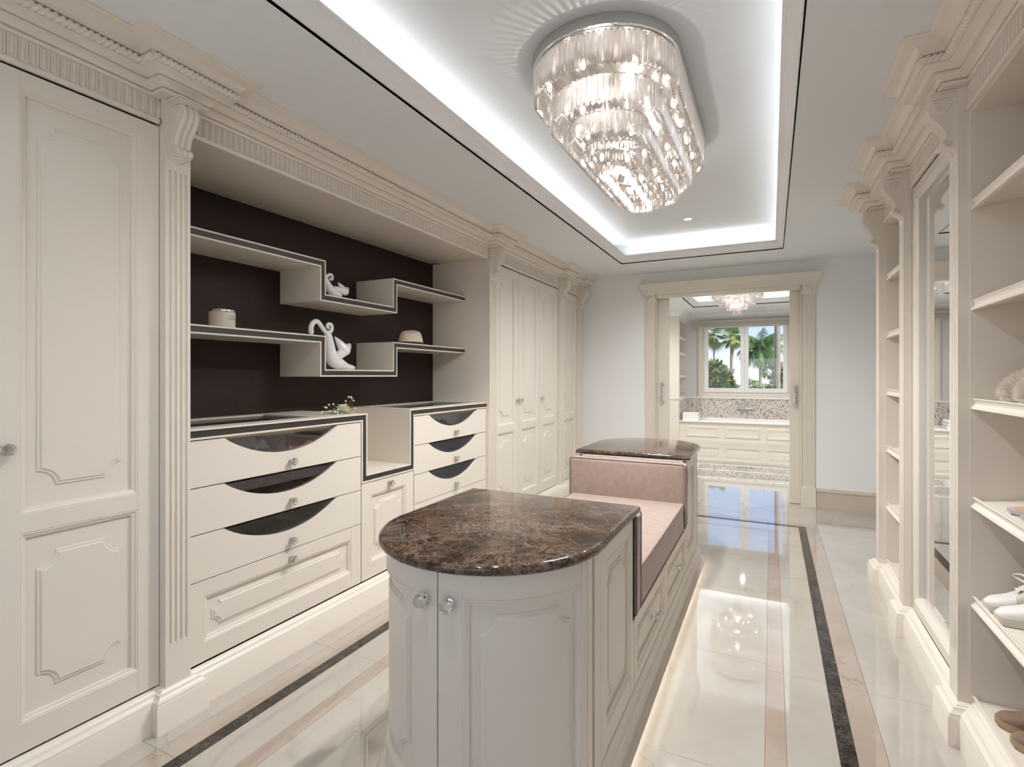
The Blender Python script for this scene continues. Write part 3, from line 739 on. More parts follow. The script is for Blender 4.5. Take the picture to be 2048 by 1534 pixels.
# jar candle
t = thing('jar_candle', 'scented candle in a frosted glass jar with a silver lid', 'candle', (-2.60, 1.80, 1.705))
WAX = mat('warm_wax', (0.62, 0.56, 0.49), 0.35, var=0.03)
obj('jar', MB().lathe([(0.0, 0), (0.060, 0), (0.0635, 0.004), (0.0635, 0.082), (0.061, 0.084), (0, 0.084)], (-2.60, 1.80, 1.7035), 40), WAX, t, 40)
obj('lid', MB().lathe([(0.0, 0.084), (0.0645, 0.084), (0.0645, 0.092), (0.062, 0.095), (0.03, 0.097), (0, 0.098)], (-2.60, 1.80, 1.7035), 40), CHROME, t, 40)
def text(s_, loc, rot, size, m, parent, ext=0.0003):
    c = bpy.data.curves.new('lettering', 'FONT'); c.body = s_; c.size = size; c.extrude = ext; c.align_x = 'CENTER'
    o = bpy.data.objects.new('lettering', c); COL.objects.link(o)
    bpy.context.view_layer.update(); me = bpy.data.meshes.new_from_object(o); bpy.data.objects.remove(o)
    me.materials.clear(); me.materials.append(m); o = bpy.data.objects.new('lettering', me); COL.objects.link(o)
    o.parent = parent; o.matrix_parent_inverse = Matrix.Translation(-wloc(parent)); o.location = loc; o.rotation_euler = rot
    return o
INK = mat('grey_ink', (0.22, 0.20, 0.19), 0.8)
a = math.radians(10)
text('CANDLE', (-2.60+0.064*math.cos(a), 1.80+0.064*math.sin(a), 1.746), (PI/2, 0, PI/2+a), 0.011, INK, t)
text('scented wax', (-2.60+0.064*math.cos(a), 1.80+0.064*math.sin(a), 1.760), (PI/2, 0, PI/2+a), 0.007, INK, t)
# straw hat
t = thing('straw_hat', 'cream sun hat with a dark band on the lower shelf', 'hat', (-2.63, 3.46, 1.703))
STRAW = mat('cream_straw', (0.68, 0.58, 0.49), 0.85, bmp=0.5, bs=350)
mb = MB(); rs = []
for r, h in ((0.0, 0.100), (0.03, 0.099), (0.052, 0.110), (0.070, 0.107), (0.086, 0.092), (0.096, 0.062), (0.104, 0.026), (0.107, 0.014)):
    rs.append([(-2.63+r*0.85*math.cos(2*PI*k/32), 3.455+r*1.12*math.sin(2*PI*k/32), 1.7035+h*(1+0.10*math.cos(2*PI*k/32-2.2)*(h/0.09))) for k in range(32)])
mb.rings(rs); obj('crown', mb, STRAW, t, 60)
obj('band', MB().lathe([(0.108, 0.002), (0.112, 0.003), (0.110, 0.018), (0.107, 0.019)], (-2.63, 3.455, 1.7035), 32, sx=0.85, sy=1.12), DARKG, t, 60)
obj('brim', MB().lathe([(0.105, 0.0015), (0.135, 0.0), (0.138, 0.002), (0.105, 0.004)], (-2.63, 3.47, 1.7035), 32, sx=0.9, sy=1.15), STRAW, t, 60)
# flowers
PETAL = mat('ivory_petals', (0.80, 0.80, 0.66), 0.6, var=0.1, vs=30); LEAFG = mat('leaf_green', (0.06, 0.12, 0.03), 0.6, var=0.3); STEM = mat('brown_stem', (0.15, 0.07, 0.03), 0.7)
fx, fy, fz = -2.42, 2.455, 1.2155
t = thing('artificial_flower_spray', 'spray of an ivory peony and white berries lying on the chest top', 'flowers', (fx, fy, fz))
mb = MB(); rnd = random.Random(3)
for ring, (cnt, rr, tilt, ln) in enumerate(((15, 0.012, 1.45, 0.050), (14, 0.010, 1.15, 0.047), (12, 0.008, 0.85, 0.044), (9, 0.006, 0.55, 0.044), (6, 0.003, 0.25, 0.042))):
    for k in range(cnt):
        a = 2*PI*(k+0.5*ring)/cnt+rnd.uniform(-0.1, 0.1); ti = tilt+rnd.uniform(-0.15, 0.15); ln *= rnd.uniform(0.94, 1.05)
        d = Vector((math.cos(a)*math.sin(ti), math.sin(a)*math.sin(ti), math.cos(ti))); s_ = Vector((-math.sin(a), math.cos(a), 0)); n_ = d.cross(s_)
        c = Vector((fx, fy+0.03, fz+0.006)); wd = 0.012
        rows = []
        for q in range(5):
            f_ = q/4; w_ = wd*math.sin(PI*min(0.95, 0.18+f_*0.75))*1.2
            p = c+d*(rr+ln*1.15*f_)-n_*(0.014*f_*f_)*0.25
            rows.append([p-s_*w_+n_*0.002, p, p+s_*w_+n_*0.002])
        for r_ in rows:
            for i, p in enumerate(r_): p.z = max(p.z, fz+0.001)
        mb.rings(rows, close=False)
obj('peony', mb, PETAL, t, 60)
mb = MB(); mb2 = MB()
sp = [(0.02, -0.13, 0.02), (0.03, -0.105, 0.045), (0.0, -0.085, 0.045), (0.03, -0.08, 0.022), (0.01, -0.065, 0.06), (0.02, -0.04, 0.062), (0.03, -0.035, 0.012), (0.02, 0.0, 0.028), (0.0, 0.085, 0.075), (-0.01, 0.10, 0.055), (0.0, 0.11, 0.10), (0.0, 0.13, 0.10), (-0.01, 0.15, 0.09), (-0.005, 0.16, 0.075), (0.01, 0.155, 0.025), (0.03, -0.015, 0.008), (0.0, -0.115, 0.012)]
for i, (x, y, z) in enumerate(sp):
    y -= 0.03
    mb.sphere((fx+x, fy+y, fz+max(z, 0.008)), 0.0062, 8, 6)
    root = Vector((fx, fy+(0.095 if y > 0.03 else -0.02), fz+0.003)); tip = Vector((fx+x, fy+y, fz+max(z, 0.008)-0.004))
    mb2.tube([root, (root+tip)/2+Vector((0, 0, 0.004)), tip], 0.0012, 5)
obj('berry', mb, PETAL, t, 60)['kind'] = 'stuff'; obj('stem', mb2, STEM, t)
mb = MB()
for i in range(10):
    c = Vector((fx+rnd.uniform(-.02, .03), fy+rnd.choice([-0.12, -0.06, 0.08, 0.1]), fz+0.01+rnd.uniform(0, 0.06))); d = Vector((rnd.uniform(-1, 1), rnd.uniform(-1, 1), rnd.uniform(0, 1))).normalized()*0.02; s_ = d.cross(Vector((0, 0, 1))).normalized()*0.005
    mb.add([c, c+d*0.5+s_, c+d, c+d*0.5-s_], [(0, 1, 2, 3)])
obj('leaf', mb, LEAFG, t)

# ---------------------------------------------------------------- island
IX0, IX1 = -1.275, -0.480; ICX = (IX0+IX1)/2
def dshape(inset, far=False, arcR=0.40, n=28, ybk=None, ystr=1.585, yfront=1.235):
    """outline of the half-round end; near end, mirrored for the far one"""
    hw = (IX1-IX0)/2-inset; r = arcR-inset; yc = yfront+arcR
    th0 = math.asin(min(1, hw/r)); pts = []
    yb = (2.155 if ybk is None else ybk)
    pts.append((ICX+hw, yb)); 
    for k in range(n+1):
        a = th0-2*th0*k/n; pts.append((ICX+r*math.sin(a), yc-r*math.cos(a)))
    pts.append((ICX-hw, yb))
    if far: pts = [(x, 5.775-y) for x, y in pts]
    return pts
def slab(far, label, m=EMP):
    mb = MB(); prof = [(0.012, 0.890), (0.004, 0.892), (0.0005, 0.899), (0.0, 0.906), (0.002, 0.914), (0.008, 0.9192), (0.016, 0.920)]
    rs = [[(x, y, z) for x, y in dshape(d, far, ybk=2.155-d)] for d, z in prof]
    mb.rings(rs, cap0=True, cap1=True)
    o = obj('marble_worktop', mb, m, None, 50); tag(o, label, 'worktop', 'marble tops of the island'); return o
slab(False, 'near half-round polished brown marble top of the island')
slab(True, 'far half-round polished brown marble top behind the pink bench')
def half_unit(far, label):
    t = thing('island_cabinet', label, 'cabinet', (ICX, 1.9 if not far else 3.87, 0.0), 'half-round island cabinets')
    def fy_(y): return 5.775-y if far else y
    INS = 0.026
    # carcass core
    mb = MB(); rs = [[(x, y, z) for x, y in dshape(INS+0.026, far)] for z in (0.10, 0.888)]
    mb.rings(rs, cap0=True, cap1=True); obj('carcass', mb, CREAM2, t, 40)
    # curved map: u = angle-metre along the arc measured from the centre line, w outward
    r0 = 0.40-INS; yc = 1.635; hw = (IX1-IX0)/2-INS; thm = math.asin(min(1, hw/r0))
    def MC(w, u, v):
        a = u/r0; return (ICX+(r0+w)*math.sin(a), fy_(yc-(r0+w)*math.cos(a)), v)
    E = thm*r0-0.034
    sm = 0.013
    for a, b, ku in ((-E, sm-0.002, -0.030), (sm+0.002, E, 0.052)):
        d = obj('door', door_mesh(MC, a, 0.165, b, 0.886, [(a+0.075 if a > 0 else a+0.03, 0.235, b-0.03 if a > 0 else b-0.085, 0.815)], n=16, Rn=0.050, iu=0.040, iv=0.045), CREAM, t, 30)
        p = MC(0.0, ku, 0.80); knob(d, p, (-PI/2 if not far else PI/2)+(ku/r0)*(1 if not far else -1))
    mb = MB(MC)
    for a, b in ((-thm*r0, -E-0.002), (E+0.002, thm*r0)): mb.rings([[(w_, a+(b-a)*k/3, v) for k in range(4)]+[(-0.02, a+(b-a)*(3-k)/3, v) for k in range(4)] for v, w_ in ((0.10, 0.0), (0.888, 0.0))], cap0=True, cap1=True)
    obj('corner_post', mb, CREAM, t, 30)
    # flat sides
    for sg in (1, -1):
        X = ICX+sg*((IX1-IX0)/2-INS)
        def MS(w, u, v, X=X, sg=sg): return (X+sg*w, fy_(u), v)
        mb = MB(MS).box(-0.02, 0.0, 1.617, 1.684, 0.10, 0.888); obj('corner_post', mb, CREAM, t)
        obj('side_panel', door_mesh(MS, 1.686, 0.165, 2.153, 0.886, [(1.756, 0.245, 2.098, 0.815)], Rn=0.05, iu=0.045, iv=0.055), CREAM, t)
    obj('back_panel', MB().box(IX0+INS, IX1-INS, min(fy_(2.13), fy_(2.153)), max(fy_(2.13), fy_(2.153)), 0.45, 0.888), CREAM, t)
    # base moulding, open towards the bench
    prof = [(-0.03, 0.055), (-0.004, 0.055), (-0.002, 0.062), (-0.002, 0.105), (0.004, 0.112), (0.006, 0.120), (0.014, 0.126), (0.018, 0.136), (0.022, 0.150), (0.026, 0.158), (0.03, 0.160), (0.05, 0.160)]
    mb = MB(); rs = [[(x, y, z) for x, y in dshape(d, far)] for d, z in prof]; mb.rings(rs, close=False); obj('base_moulding', mb, CREAM, t, 35)
    mb = MB(); rs = [[(x, y, z) for x, y in dshape(0.075, far)] for z in (0.0, 0.10)]; mb.rings(rs, cap0=True, cap1=True); obj('toe_kick', mb, CREAM2, t)
    mb = MB(); a = dshape(0.072, far); b = dshape(0.060, far); mb.rings([[(x, y, 0.050) for x, y in a], [(x, y, 0.050) for x, y in b], [(x, y, 0.054) for x, y in b], [(x, y, 0.054) for x, y in a]], close=False); obj('led_strip', mb, LED, t)
    return t
half_unit(False, 'near half-round cream cabinet with two curved doors and crystal knobs')
half_unit(True, 'far half-round cream cabinet behind the pink back cushion')
# bench between
t = thing('bench', 'cream bench base with panelled drawers joining the two island cabinets', 'bench', (ICX, 2.89, 0))
BX = IX1-0.026
obj('carcass', MB().box(IX0+0.05, IX1-0.05, 2.157, 3.618, 0.10, 0.44), CREAM2, t)
obj('seat_board', MB().box(IX0+0.022, BX+0.002, 2.157, 3.618, 0.436, 0.453), CREAM, t)
for sg in (1, -1):
    X = ICX+sg*(BX-ICX)
    def MS(w, u, v, X=X, sg=sg): return (X+sg*w, u, v)
    for a, b in ((2.160, 2.878), (2.882, 3.615)):
        d = obj('drawer', door_mesh(MS, a, 0.165, b, 0.434, [(a+0.05, 0.205, b-0.05, 0.394)], Rn=0.032, iu=0.04, iv=0.038), CREAM, t)
        knob(d, (X-sg*0.014, (a+b)/2+0.02, 0.30), 0 if sg > 0 else PI)
    prof = [(-0.03, 0.055), (-0.004, 0.055), (-0.002, 0.062), (-0.002, 0.105), (0.004, 0.112), (0.006, 0.120), (0.014, 0.126), (0.018, 0.136), (0.022, 0.150), (0.026, 0.158), (0.03, 0.160), (0.05, 0.160)]
    mb = MB(); xe = IX1 if sg > 0 else IX0
    mb.rings([[(xe-sg*d_, y, z) for d_, z in prof] for y in (2.155, 3.62)], close=False); obj('base_moulding', mb, CREAM, t, 35)
    obj('led_strip', MB().box(min(xe-sg*0.072, xe-sg*0.060), max(xe-sg*0.072, xe-sg*0.060), 2.157, 3.618, 0.050, 0.054), LED, t)
obj('toe_kick', MB().box(IX0+0.075, IX1-0.075, 2.157, 3.618, 0, 0.10), CREAM2, t)

def cushion(x0, x1, y0, y1, z0, z1, r, puff, axis, label, name='cushion', seed=0):
    t = thing(name, label, 'cushion', ((x0+x1)/2, (y0+y1)/2, z0))
    c = Vector(((x0+x1)/2, (y0+y1)/2, (z0+z1)/2)); hx, hy, hz = (x1-x0)/2, (y1-y0)/2, (z1-z0)/2; H = (hx, hy, hz)
    mb = MB(); N = 24
    def P_(q):
        inner = [max(-H[i]+r, min(H[i]-r, q[i]*H[i])) for i in range(3)]
        d = Vector([q[i]*H[i]-inner[i] for i in range(3)])
        if d.length > 1e-9: d = d.normalized()*r
        p = Vector(inner)+d
        o_ = [i for i in range(3) if i != axis]
        b = (1-abs(q[o_[0]])**2.2)*(1-abs(q[o_[1]])**2.2)
        if abs(q[axis]) > 0.99:
            p[axis] += math.copysign(puff*b, q[axis])
            e_ = max(0, 1-b)
            p[axis] += math.copysign(1, q[axis])*0.0035*e_*b*2*noise.noise(Vector((q[o_[0]]*9+seed, q[o_[1]]*9, 0)))
        else:
            k = [i for i in range(3) if abs(q[i]) > 0.99]
            if k: p[k[0]] += 0.004*noise.noise(Vector((p.x*14+seed, p.y*14, p.z*14)))*(1-abs(q[axis])**2)
        return c+p
    for ax in range(3):
        o_ = [i for i in range(3) if i != ax]
        for sg in (-1, 1):
            vs = []; fs = []
            for i in range(N+1):
                for j in range(N+1):
                    q = [0, 0, 0]; q[ax] = sg; q[o_[0]] = 2*i/N-1; q[o_[1]] = 2*j/N-1
                    def ease(v): return math.sin(v*PI/2)
                    q[o_[0]] = ease(q[o_[0]]); q[o_[1]] = ease(q[o_[1]]); vs.append(P_(q))
            for i in range(N):
                for j in range(N): a_ = i*(N+1)+j; fs.append((a_, a_+1, a_+N+2, a_+N+1))
            mb.add(vs, fs)
    obj('cover', mb, SUEDE, t, 80)
    for sg in (-1, 1):
        o_ = [i for i in range(3) if i != axis]; pts = []
        def cor(a_, b_):
            p = Vector((0, 0, 0)); p[o_[0]] = a_; p[o_[1]] = b_; p[axis] = sg*(H[axis]-0.25*r); return c+p
        A_, B_ = H[o_[0]], H[o_[1]]; rr = r*0.9; path_ = []
        for (sa, sb, a0) in ((1, 1, 0), (-1, 1, PI/2), (-1, -1, PI), (1, -1, 1.5*PI)):
            for k in range(5):
                a_ = a0+PI/2*k/4; path_.append(cor(sa*(A_-rr)+rr*math.cos(a_), sb*(B_-rr)+rr*math.sin(a_)))
        obj('piping', MB().tube(path_, 0.0035, 6, closed=True), PIPE, t, 80)
    return t
cushion(IX0+0.02, IX1-0.024, 2.250, 3.500, 0.455, 0.632, 0.014, 0.010, 2, 'long dusty pink suede seat cushion on the bench', 'seat_cushion', 1)
cushion(IX0-0.005, IX1-0.018, 3.502, 3.594, 0.470, 0.878, 0.016, 0.012, 1, 'dusty pink suede back cushion against the far cabinet', 'back_cushion', 2)
cushion(IX0+0.012, IX1-0.018, 2.158, 2.248, 0.458, 0.878, 0.016, 0.010, 1, 'dusty pink suede back cushion against the near cabinet, seen edge on', 'back_cushion', 3)

# ---------------------------------------------------------------- right run: shelves, mirror
def shelf_unit(y0, y1, zs, label, tilt=0.125):
    t = thing('shelf_unit', label, 'shelves', (XR+0.3, (y0+y1)/2, 0))
    D = 0.58
    for a, b in ((y1, y1+0.018), (y0-0.018, y0)): obj('side_panel', MB(MR).box(-D, 0.004, a, b, 0.155, 2.497), CREAM, t)
    obj('back_panel', MB(MR).box(-D-0.015, -D, y0-0.018, y1+0.018, 0.155, 2.497), CREAM, t)
    obj('top_panel', MB(MR).box(-D, 0.0, y0, y1, 2.487, 2.50), CREAM, t)
    for i, z in enumerate(zs):
        bot = i == 0; tl = 0.0 if bot else tilt
        mb = MB(MR); a0, a1 = y0+0.001, y1-0.001; D2 = D-0.004
        zt = z-0.016
        th_ = 0.018
        mb.add([(-0.012, a0, zt-th_), (-0.012, a1, zt-th_), (-D2, a1, zt-th_+tl*D2), (-D2, a0, zt-th_+tl*D2), (-0.012, a0, zt), (-0.012, a1, zt), (-D2, a1, zt+tl*D2), (-D2, a0, zt+tl*D2)],
               [(0, 1, 2, 3), (4, 5, 6, 7), (0, 1, 5, 4), (1, 2, 6, 5), (2, 3, 7, 6), (3, 0, 4, 7)])
        s_ = obj('shelf', mb, CREAM, t)
        pr = [(-0.012, z), (-0.004, z), (-0.002, z-0.003), (-0.006, z-0.008), (-0.010, z-0.015), (-0.010, z-0.022), (-0.005, z-0.029), (0.001, z-0.033), (0.001, z-0.036), (0.003, z-0.038), (0.003, z-0.041), (0.0, z-0.043), (-0.014, z-0.043)]
        mb = MB(MR); mb.rings([[(w, y, zz) for w, zz in pr] for y in (a0, a1)], cap0=True, cap1=True); obj('lip', mb, CREAM, s_, 30)
    return t
ZS = [0.195, 0.586, 0.975, 1.362, 1.750, 2.145]
shelf_unit(1.92, 2.65, ZS, 'near cream shoe shelves with tilted shelves and moulded lips')
shelf_unit(3.73, 4.36, ZS, 'narrow far cream shelf unit with six lipped shelves')
t = thing('mirror_cabinet', 'tall cream framed mirror between two fluted pilasters', 'mirror', (XR+0.3, 3.19, 0))
obj('carcass', MB(MR).box(-0.58, -0.034, 2.77, 3.61, 0.155, 2.497), CREAM2, t)
mb = MB(MR)
y0, y1, z0, z1 = 2.772, 3.608, 0.165, 2.49; f = 0.085
fr = [(0, -0.03), (0, 0.0), (0.045, 0.0), (0.05, -0.004), (0.06, 0.004), (0.072, -0.004), (0.080, -0.012), (f, -0.031)]
mb.rings([[(w, y0+d, z0+d), (w, y1-d, z0+d), (w, y1-d, z1-d), (w, y0+d, z1-d)] for d, w in fr])
d = obj('door', mb, CREAM, t)
obj('mirror_glass', MB(MR).box(-0.033, -0.029, y0+f-0.002, y1-f+0.002, z0+f-0.002, z1-f+0.002), MIRR, d)
# end cap of the right run and wall filler
struct('trim_3', MB().box(XR-0.02, XR+0.59, 4.475, 4.495, 0.0, 2.74), CREAM)

# ---------------------------------------------------------------- shoes
def shoe(kind, toe, ang, z, tilt, label, seed=0):
    L = 0.265
    t = thing({'s': 'sneaker', 'b': 'deck_shoe', 'n': 'sandal', 'f': 'fur_slipper'}[kind], label, 'shoe', (toe[0], toe[1], z))
    ca, sa = math.cos(ang), math.sin(ang); tt = math.tan(tilt)
    def F(x, y, h):   # x from toe to heel
        X_ = toe[0]+x*ca-y*sa; Y_ = toe[1]+x*sa+y*ca
        return (X_, Y_, z+h+tt*(X_-XR))
    def hw(s_):   # half width
        ks = [(0, 0.004), (0.03, 0.022), (0.10, 0.038), (0.28, 0.048), (0.5, 0.041), (0.75, 0.034), (0.92, 0.031), (0.98, 0.022), (1, 0.006)]
        for (a, ra), (b, rb) in zip(ks, ks[1:]):
            if s_ <= b: return ra+(rb-ra)*(s_-a)/(b-a)
        return 0.006
    ss = [0, 0.012, 0.03, 0.06, 0.1, 0.16, 0.24, 0.32, 0.4, 0.5, 0.6, 0.7, 0.8, 0.9, 0.96, 1.0]
    sh = {'s': 0.030, 'b': 0.026, 'n': 0.014, 'f': 0.016}[kind]
    COLS = SHOEM[kind]
    mb = MB(F); rs = []
    for e_, h in ((-0.003, 0.0), (0.0, 0.002), (0.001, sh*0.5), (0.0, sh)):
        ring = [(L*s_, hw(s_)+e_, h+(0.012*(1-s_/0.1)**2 if s_ < 0.1 else 0)*(1 if h == 0 else 0.6)) for s_ in ss]+[(L*s_, -hw(s_)-e_, h+(0.012*(1-s_/0.1)**2 if s_ < 0.1 else 0)*(1 if h == 0 else 0.6)) for s_ in reversed(ss)]
        rs.append(ring)
    mb.rings(rs, cap0=True, cap1=True); obj('sole', mb, COLS[0], t, 50)
    if kind in 'sb':
        def top(s_):
            ks = [(0, 0.0), (0.02, 0.012), (0.08, 0.024), (0.25, 0.034), (0.4, 0.055), (0.55, 0.074), (0.75, 0.058 if kind == 's' else 0.045), (0.95, 0.062), (1, 0.045)]
            for (a, ra), (b, rb) in zip(ks, ks[1:]):
                if s_ <= b: return ra+(rb-ra)*(s_-a)/(b-a)
        def sect(s_, w=1.0, open_=False):
            out = []
            for k in range(13):
                a = PI*k/12; cy = math.cos(a); out.append((L*s_, hw(s_)*0.98*w*math.copysign(abs(cy)**0.7, cy), sh-0.003+top(s_)*w*math.sin(a)**0.75))
            return out
        mb = MB(F); sl = [0.008, 0.02, 0.045, 0.08, 0.13, 0.19, 0.26, 0.33]
        mb.rings([sect(s_) for s_ in sl], close=False); obj('toe_cap', mb, COLS[1], t, 60)
        mb = MB(F); sl = [0.33, 0.4, 0.47, 0.54]
        mb.rings([sect(s_, 1.01) for s_ in sl], close=False)
        # quarters with open top
        for sg in (1, -1):
            rows = []
            for s_ in (0.54, 0.65, 0.78, 0.9, 0.96, 0.99):
                o_ = []
                for k in range(6):
                    f_ = k/5; o_.append((L*s_, sg*(hw(s_)*(1-0.18*f_**2)), sh-0.003+top(s_)*f_*0.98))
                rows.append(o_)
            mb.rings(rows, close=False)
        mb.rings([[(L*0.99, hw(0.99)*(1-0.18*(k/5)**2)*q, sh-0.003+top(0.99)*k/5*0.98) for k in range(6)] for q in (1, 0, -1)], close=False)
        obj('upper', mb, COLS[2], t, 60)
        mb = MB(F); mb.rings([[(L*(0.36+0.24*q), y_, sh+top(0.36+0.24*q)+0.004+0.012*q) for y_ in (-0.018, 0, 0.018)] for q in (0, 0.5, 1)], close=False); obj('tongue', mb, COLS[2], t, 60)
        mb = MB(F)
        for i, s_ in enumerate((0.36, 0.41, 0.46, 0.51)):
            hh = sh+top(s_)+0.002
            for sg in (1, -1):
                mb.box(L*s_-0.004, L*s_+0.004, -0.022, 0.022, hh, hh+0.0025)
                mb.tube([(L*s_, sg*0.022, hh), (L*(s_+0.025), 0, hh+0.006), (L*(s_+0.05), -sg*0.022, hh+0.008)], 0.0035, 6, 0.5)
        if kind == 's':
            hh = sh+top(0.52)
            mb.tube(smooth_path([(L*0.53, 0.0, hh), (L*0.45, 0.03, hh+0.028), (L*0.36, 0.055, hh+0.022), (L*0.42, 0.04, hh+0.008), (L*0.53, 0.0, hh)]), 0.0055, 6, 0.4)
            mb.tube(smooth_path([(L*0.53, 0.0, hh), (L*0.5, -0.03, hh+0.02), (L*0.44, -0.05, hh-0.012)]), 0.0045, 6, 0.4)
        obj('laces', mb, COLS[3], t, 60)
    elif kind == 'n':
        mb = MB(F); mb.rings([[(L*s_, hw(s_)*0.92, sh+0.0005) for s_ in ss]+[(L*s_, -hw(s_)*0.92, sh+0.0005) for s_ in reversed(ss)], [(L*s_, hw(s_)*0.9, sh+0.003) for s_ in ss]+[(L*s_, -hw(s_)*0.9, sh+0.003) for s_ in reversed(ss)]], cap1=True)
        obj('footbed', mb, COLS[1], t)
        mb = MB(F)
        for s0, wd in ((0.30, 0.035), (0.62, 0.02)):
            mb.rings([[(L*s0+dx, 0.047*math.cos(PI*k/10), sh+0.034*math.sin(PI*k/10)) for k in range(11)] for dx in (0, wd)], close=False)
        obj('strap', mb, COLS[2], t, 60)
        mb = MB(F).box(L*0.30-0.004, L*0.30+0.010, -0.02, 0.02, sh+0.034, sh+0.037).box(L*0.30-0.004, L*0.30+0.010, -0.024, -0.018, sh+0.030, sh+0.039).box(L*0.30-0.004, L*0.30+0.010, 0.018, 0.024, sh+0.030, sh+0.039)
        obj('buckle', mb, CHROME, t)
    else:
        mb = MB(F); rnd = random.Random(seed)
        core = MB(F); core.sphere((L*0.36, 0, sh+0.02), 0.05, 20, 12, (1.75, 0.98, 1.35)); obj('upper', core, COLS[1], t, 80)
        for i in range(9000):
            a = rnd.uniform(0, 2*PI); c = rnd.uniform(-0.25, 1); s_ = math.sqrt(1-c*c)
            n_ = Vector((s_*math.cos(a), s_*math.sin(a), c)); p = Vector((L*0.36+n_.x*0.087, n_.y*0.048, sh+0.02+n_.z*0.066))
            if p.z < 0.004: continue
            d_ = (n_+Vector((rnd.uniform(-.5, .5), rnd.uniform(-.5, .5), rnd.uniform(-.6, .3)))).normalized()*rnd.uniform(0.014, 0.028)
            sd = d_.cross(Vector((rnd.uniform(-1, 1), rnd.uniform(-1, 1), rnd.uniform(-1, 1)))).normalized()*0.0007
            q = p+d_; q.z = max(q.z, 0.001); mb.add([p-sd, p+sd, q], [(0, 1, 2)])
        obj('fur', mb, COLS[2], t, weld=False)['kind'] = 'stuff'
    return t
CANV = mat('off_white_canvas', (0.66, 0.62, 0.56), 0.85, bmp=0.2); RUB = mat('off_white_rubber', (0.62, 0.57, 0.49), 0.6, var=0.12, vs=30); LTH = mat('white_leather', (0.74, 0.71, 0.69), 0.5, var=0.05)
LACE = mat('white_lace', (0.78, 0.75, 0.70), 0.85)
TAN = mat('tan_gum_sole', (0.42, 0.30, 0.18), 0.6, var=0.15, vs=40); BRN = mat('brown_suede_leather', (0.20, 0.135, 0.095), 0.75, var=0.2, vs=25); CPR = mat('copper_metallic_leather', (0.42, 0.24, 0.18), 0.35, 0.4, var=0.2, vs=60)
LIL = mat('lilac_patent', (0.50, 0.42, 0.47), 0.3); FOOTB = mat('tan_footbed', (0.52, 0.36, 0.27), 0.7); FURM = mat('white_fur', (0.84, 0.78, 0.71), 0.9, sheen=0.3); SLS = mat('grey_beige_felt', (0.50, 0.45, 0.38), 0.9)
SHOEM = {'s': (RUB, LTH, CANV, LACE), 'b': (TAN, BRN, CPR, SILVER), 'n': (LIL, FOOTB, LIL), 'f': (SLS, FURM, FURM)}
TL = math.atan(0.125)
shoe('s', (0.712, 2.555), math.radians(-8), ZS[1]-0.016, TL, 'white lace-up sneaker behind its pair on the shoe shelf', 1)
shoe('s', (0.714, 2.450), math.radians(-12), ZS[1]-0.016, TL, 'white lace-up sneaker nearest the camera on the shoe shelf', 2)
shoe('b', (0.732, 2.505), math.radians(-10), ZS[0]-0.016, 0, 'brown and copper lace shoe behind its pair on the bottom shelf', 3)
shoe('b', (0.738, 2.385), math.radians(-12), ZS[0]-0.016, 0, 'brown and copper lace shoe nearest the camera on the bottom shelf', 4)
shoe('n', (0.745, 2.435), math.radians(-8), ZS[2]-0.016, TL, 'lilac sandal with silver buckle, farther of the pair', 5)
shoe('n', (0.745, 2.325), math.radians(-8), ZS[2]-0.016, TL, 'lilac sandal nearest the camera on the third shelf', 6)
shoe('f', (0.755, 2.53), math.radians(-10), ZS[3]-0.016, TL, 'fluffy white fur slipper on the fourth shelf', 7)
shoe('f', (0.760, 2.405), math.radians(-10), ZS[3]-0.016, TL, 'fluffy white fur slipper nearest the camera on the fourth shelf', 8)

# ---------------------------------------------------------------- chandelier
def stadium(cx, cy, hw, hl, n):
    """points and outward angles around a stadium with long axis y"""
    st = hl-hw; per = 4*st+2*PI*hw; out = []
    for k in range(n):
        s_ = per*k/n
        if s_ < 2*st: out.append((cx+hw, cy-st+s_, 0.0))
        elif s_ < 2*st+PI*hw: a = (s_-2*st)/hw; out.append((cx+hw*math.cos(a), cy+st+hw*math.sin(a), a))
        elif s_ < 4*st+PI*hw: out.append((cx-hw, cy+st-(s_-2*st-PI*hw), PI))
        else: a = PI+(s_-4*st-PI*hw)/hw; out.append((cx+hw*math.cos(a), cy-st+hw*math.sin(a), a))
    return out
def prism_mesh(w, h):
    mb = MB(); d = w*0.42
    tri = lambda z, s_: [(d*s_, 0, z), (-d*0.55*s_, w/2*s_, z), (-d*0.75*s_, 0, z), (-d*0.55*s_, -w/2*s_, z)]
    mb.rings([tri(h, 0.25), tri(h-w*0.4, 1), tri(w*0.45, 1), tri(0, 0.15)], cap0=True, cap1=True); return mb
CX, CY = -0.73, 2.99
t = thing('chandelier', 'long oval crystal chandelier with stepped tiers on the ceiling tray', 'chandelier', (CX, CY, ZT))
mb = MB(); mb.rings([[(x, y, z) for x, y, a in stadium(CX, CY, 0.355, 0.845, 72)] for z in (ZT-0.001, 2.94)], cap0=True, cap1=True); obj('ceiling_plate', mb, SILVER, t, 40)
mb = MB(); mb.rings([[(x, y, z) for x, y, a in stadium(CX, CY, 0.338, 0.828, 72)] for z in (2.940, 2.936)], cap0=True, cap1=True); obj('mirror_plate', mb, CHROME, t)
TIERS = [(0.340, 0.830, 2.932, 2.782, 160), (0.268, 0.735, 2.800, 2.665, 134), (0.196, 0.635, 2.690, 2.580, 118), (0.125, 0.52, 2.605, 2.535, 96), (0.055, 0.36, 2.560, 2.478, 56)]
stuff = MB()
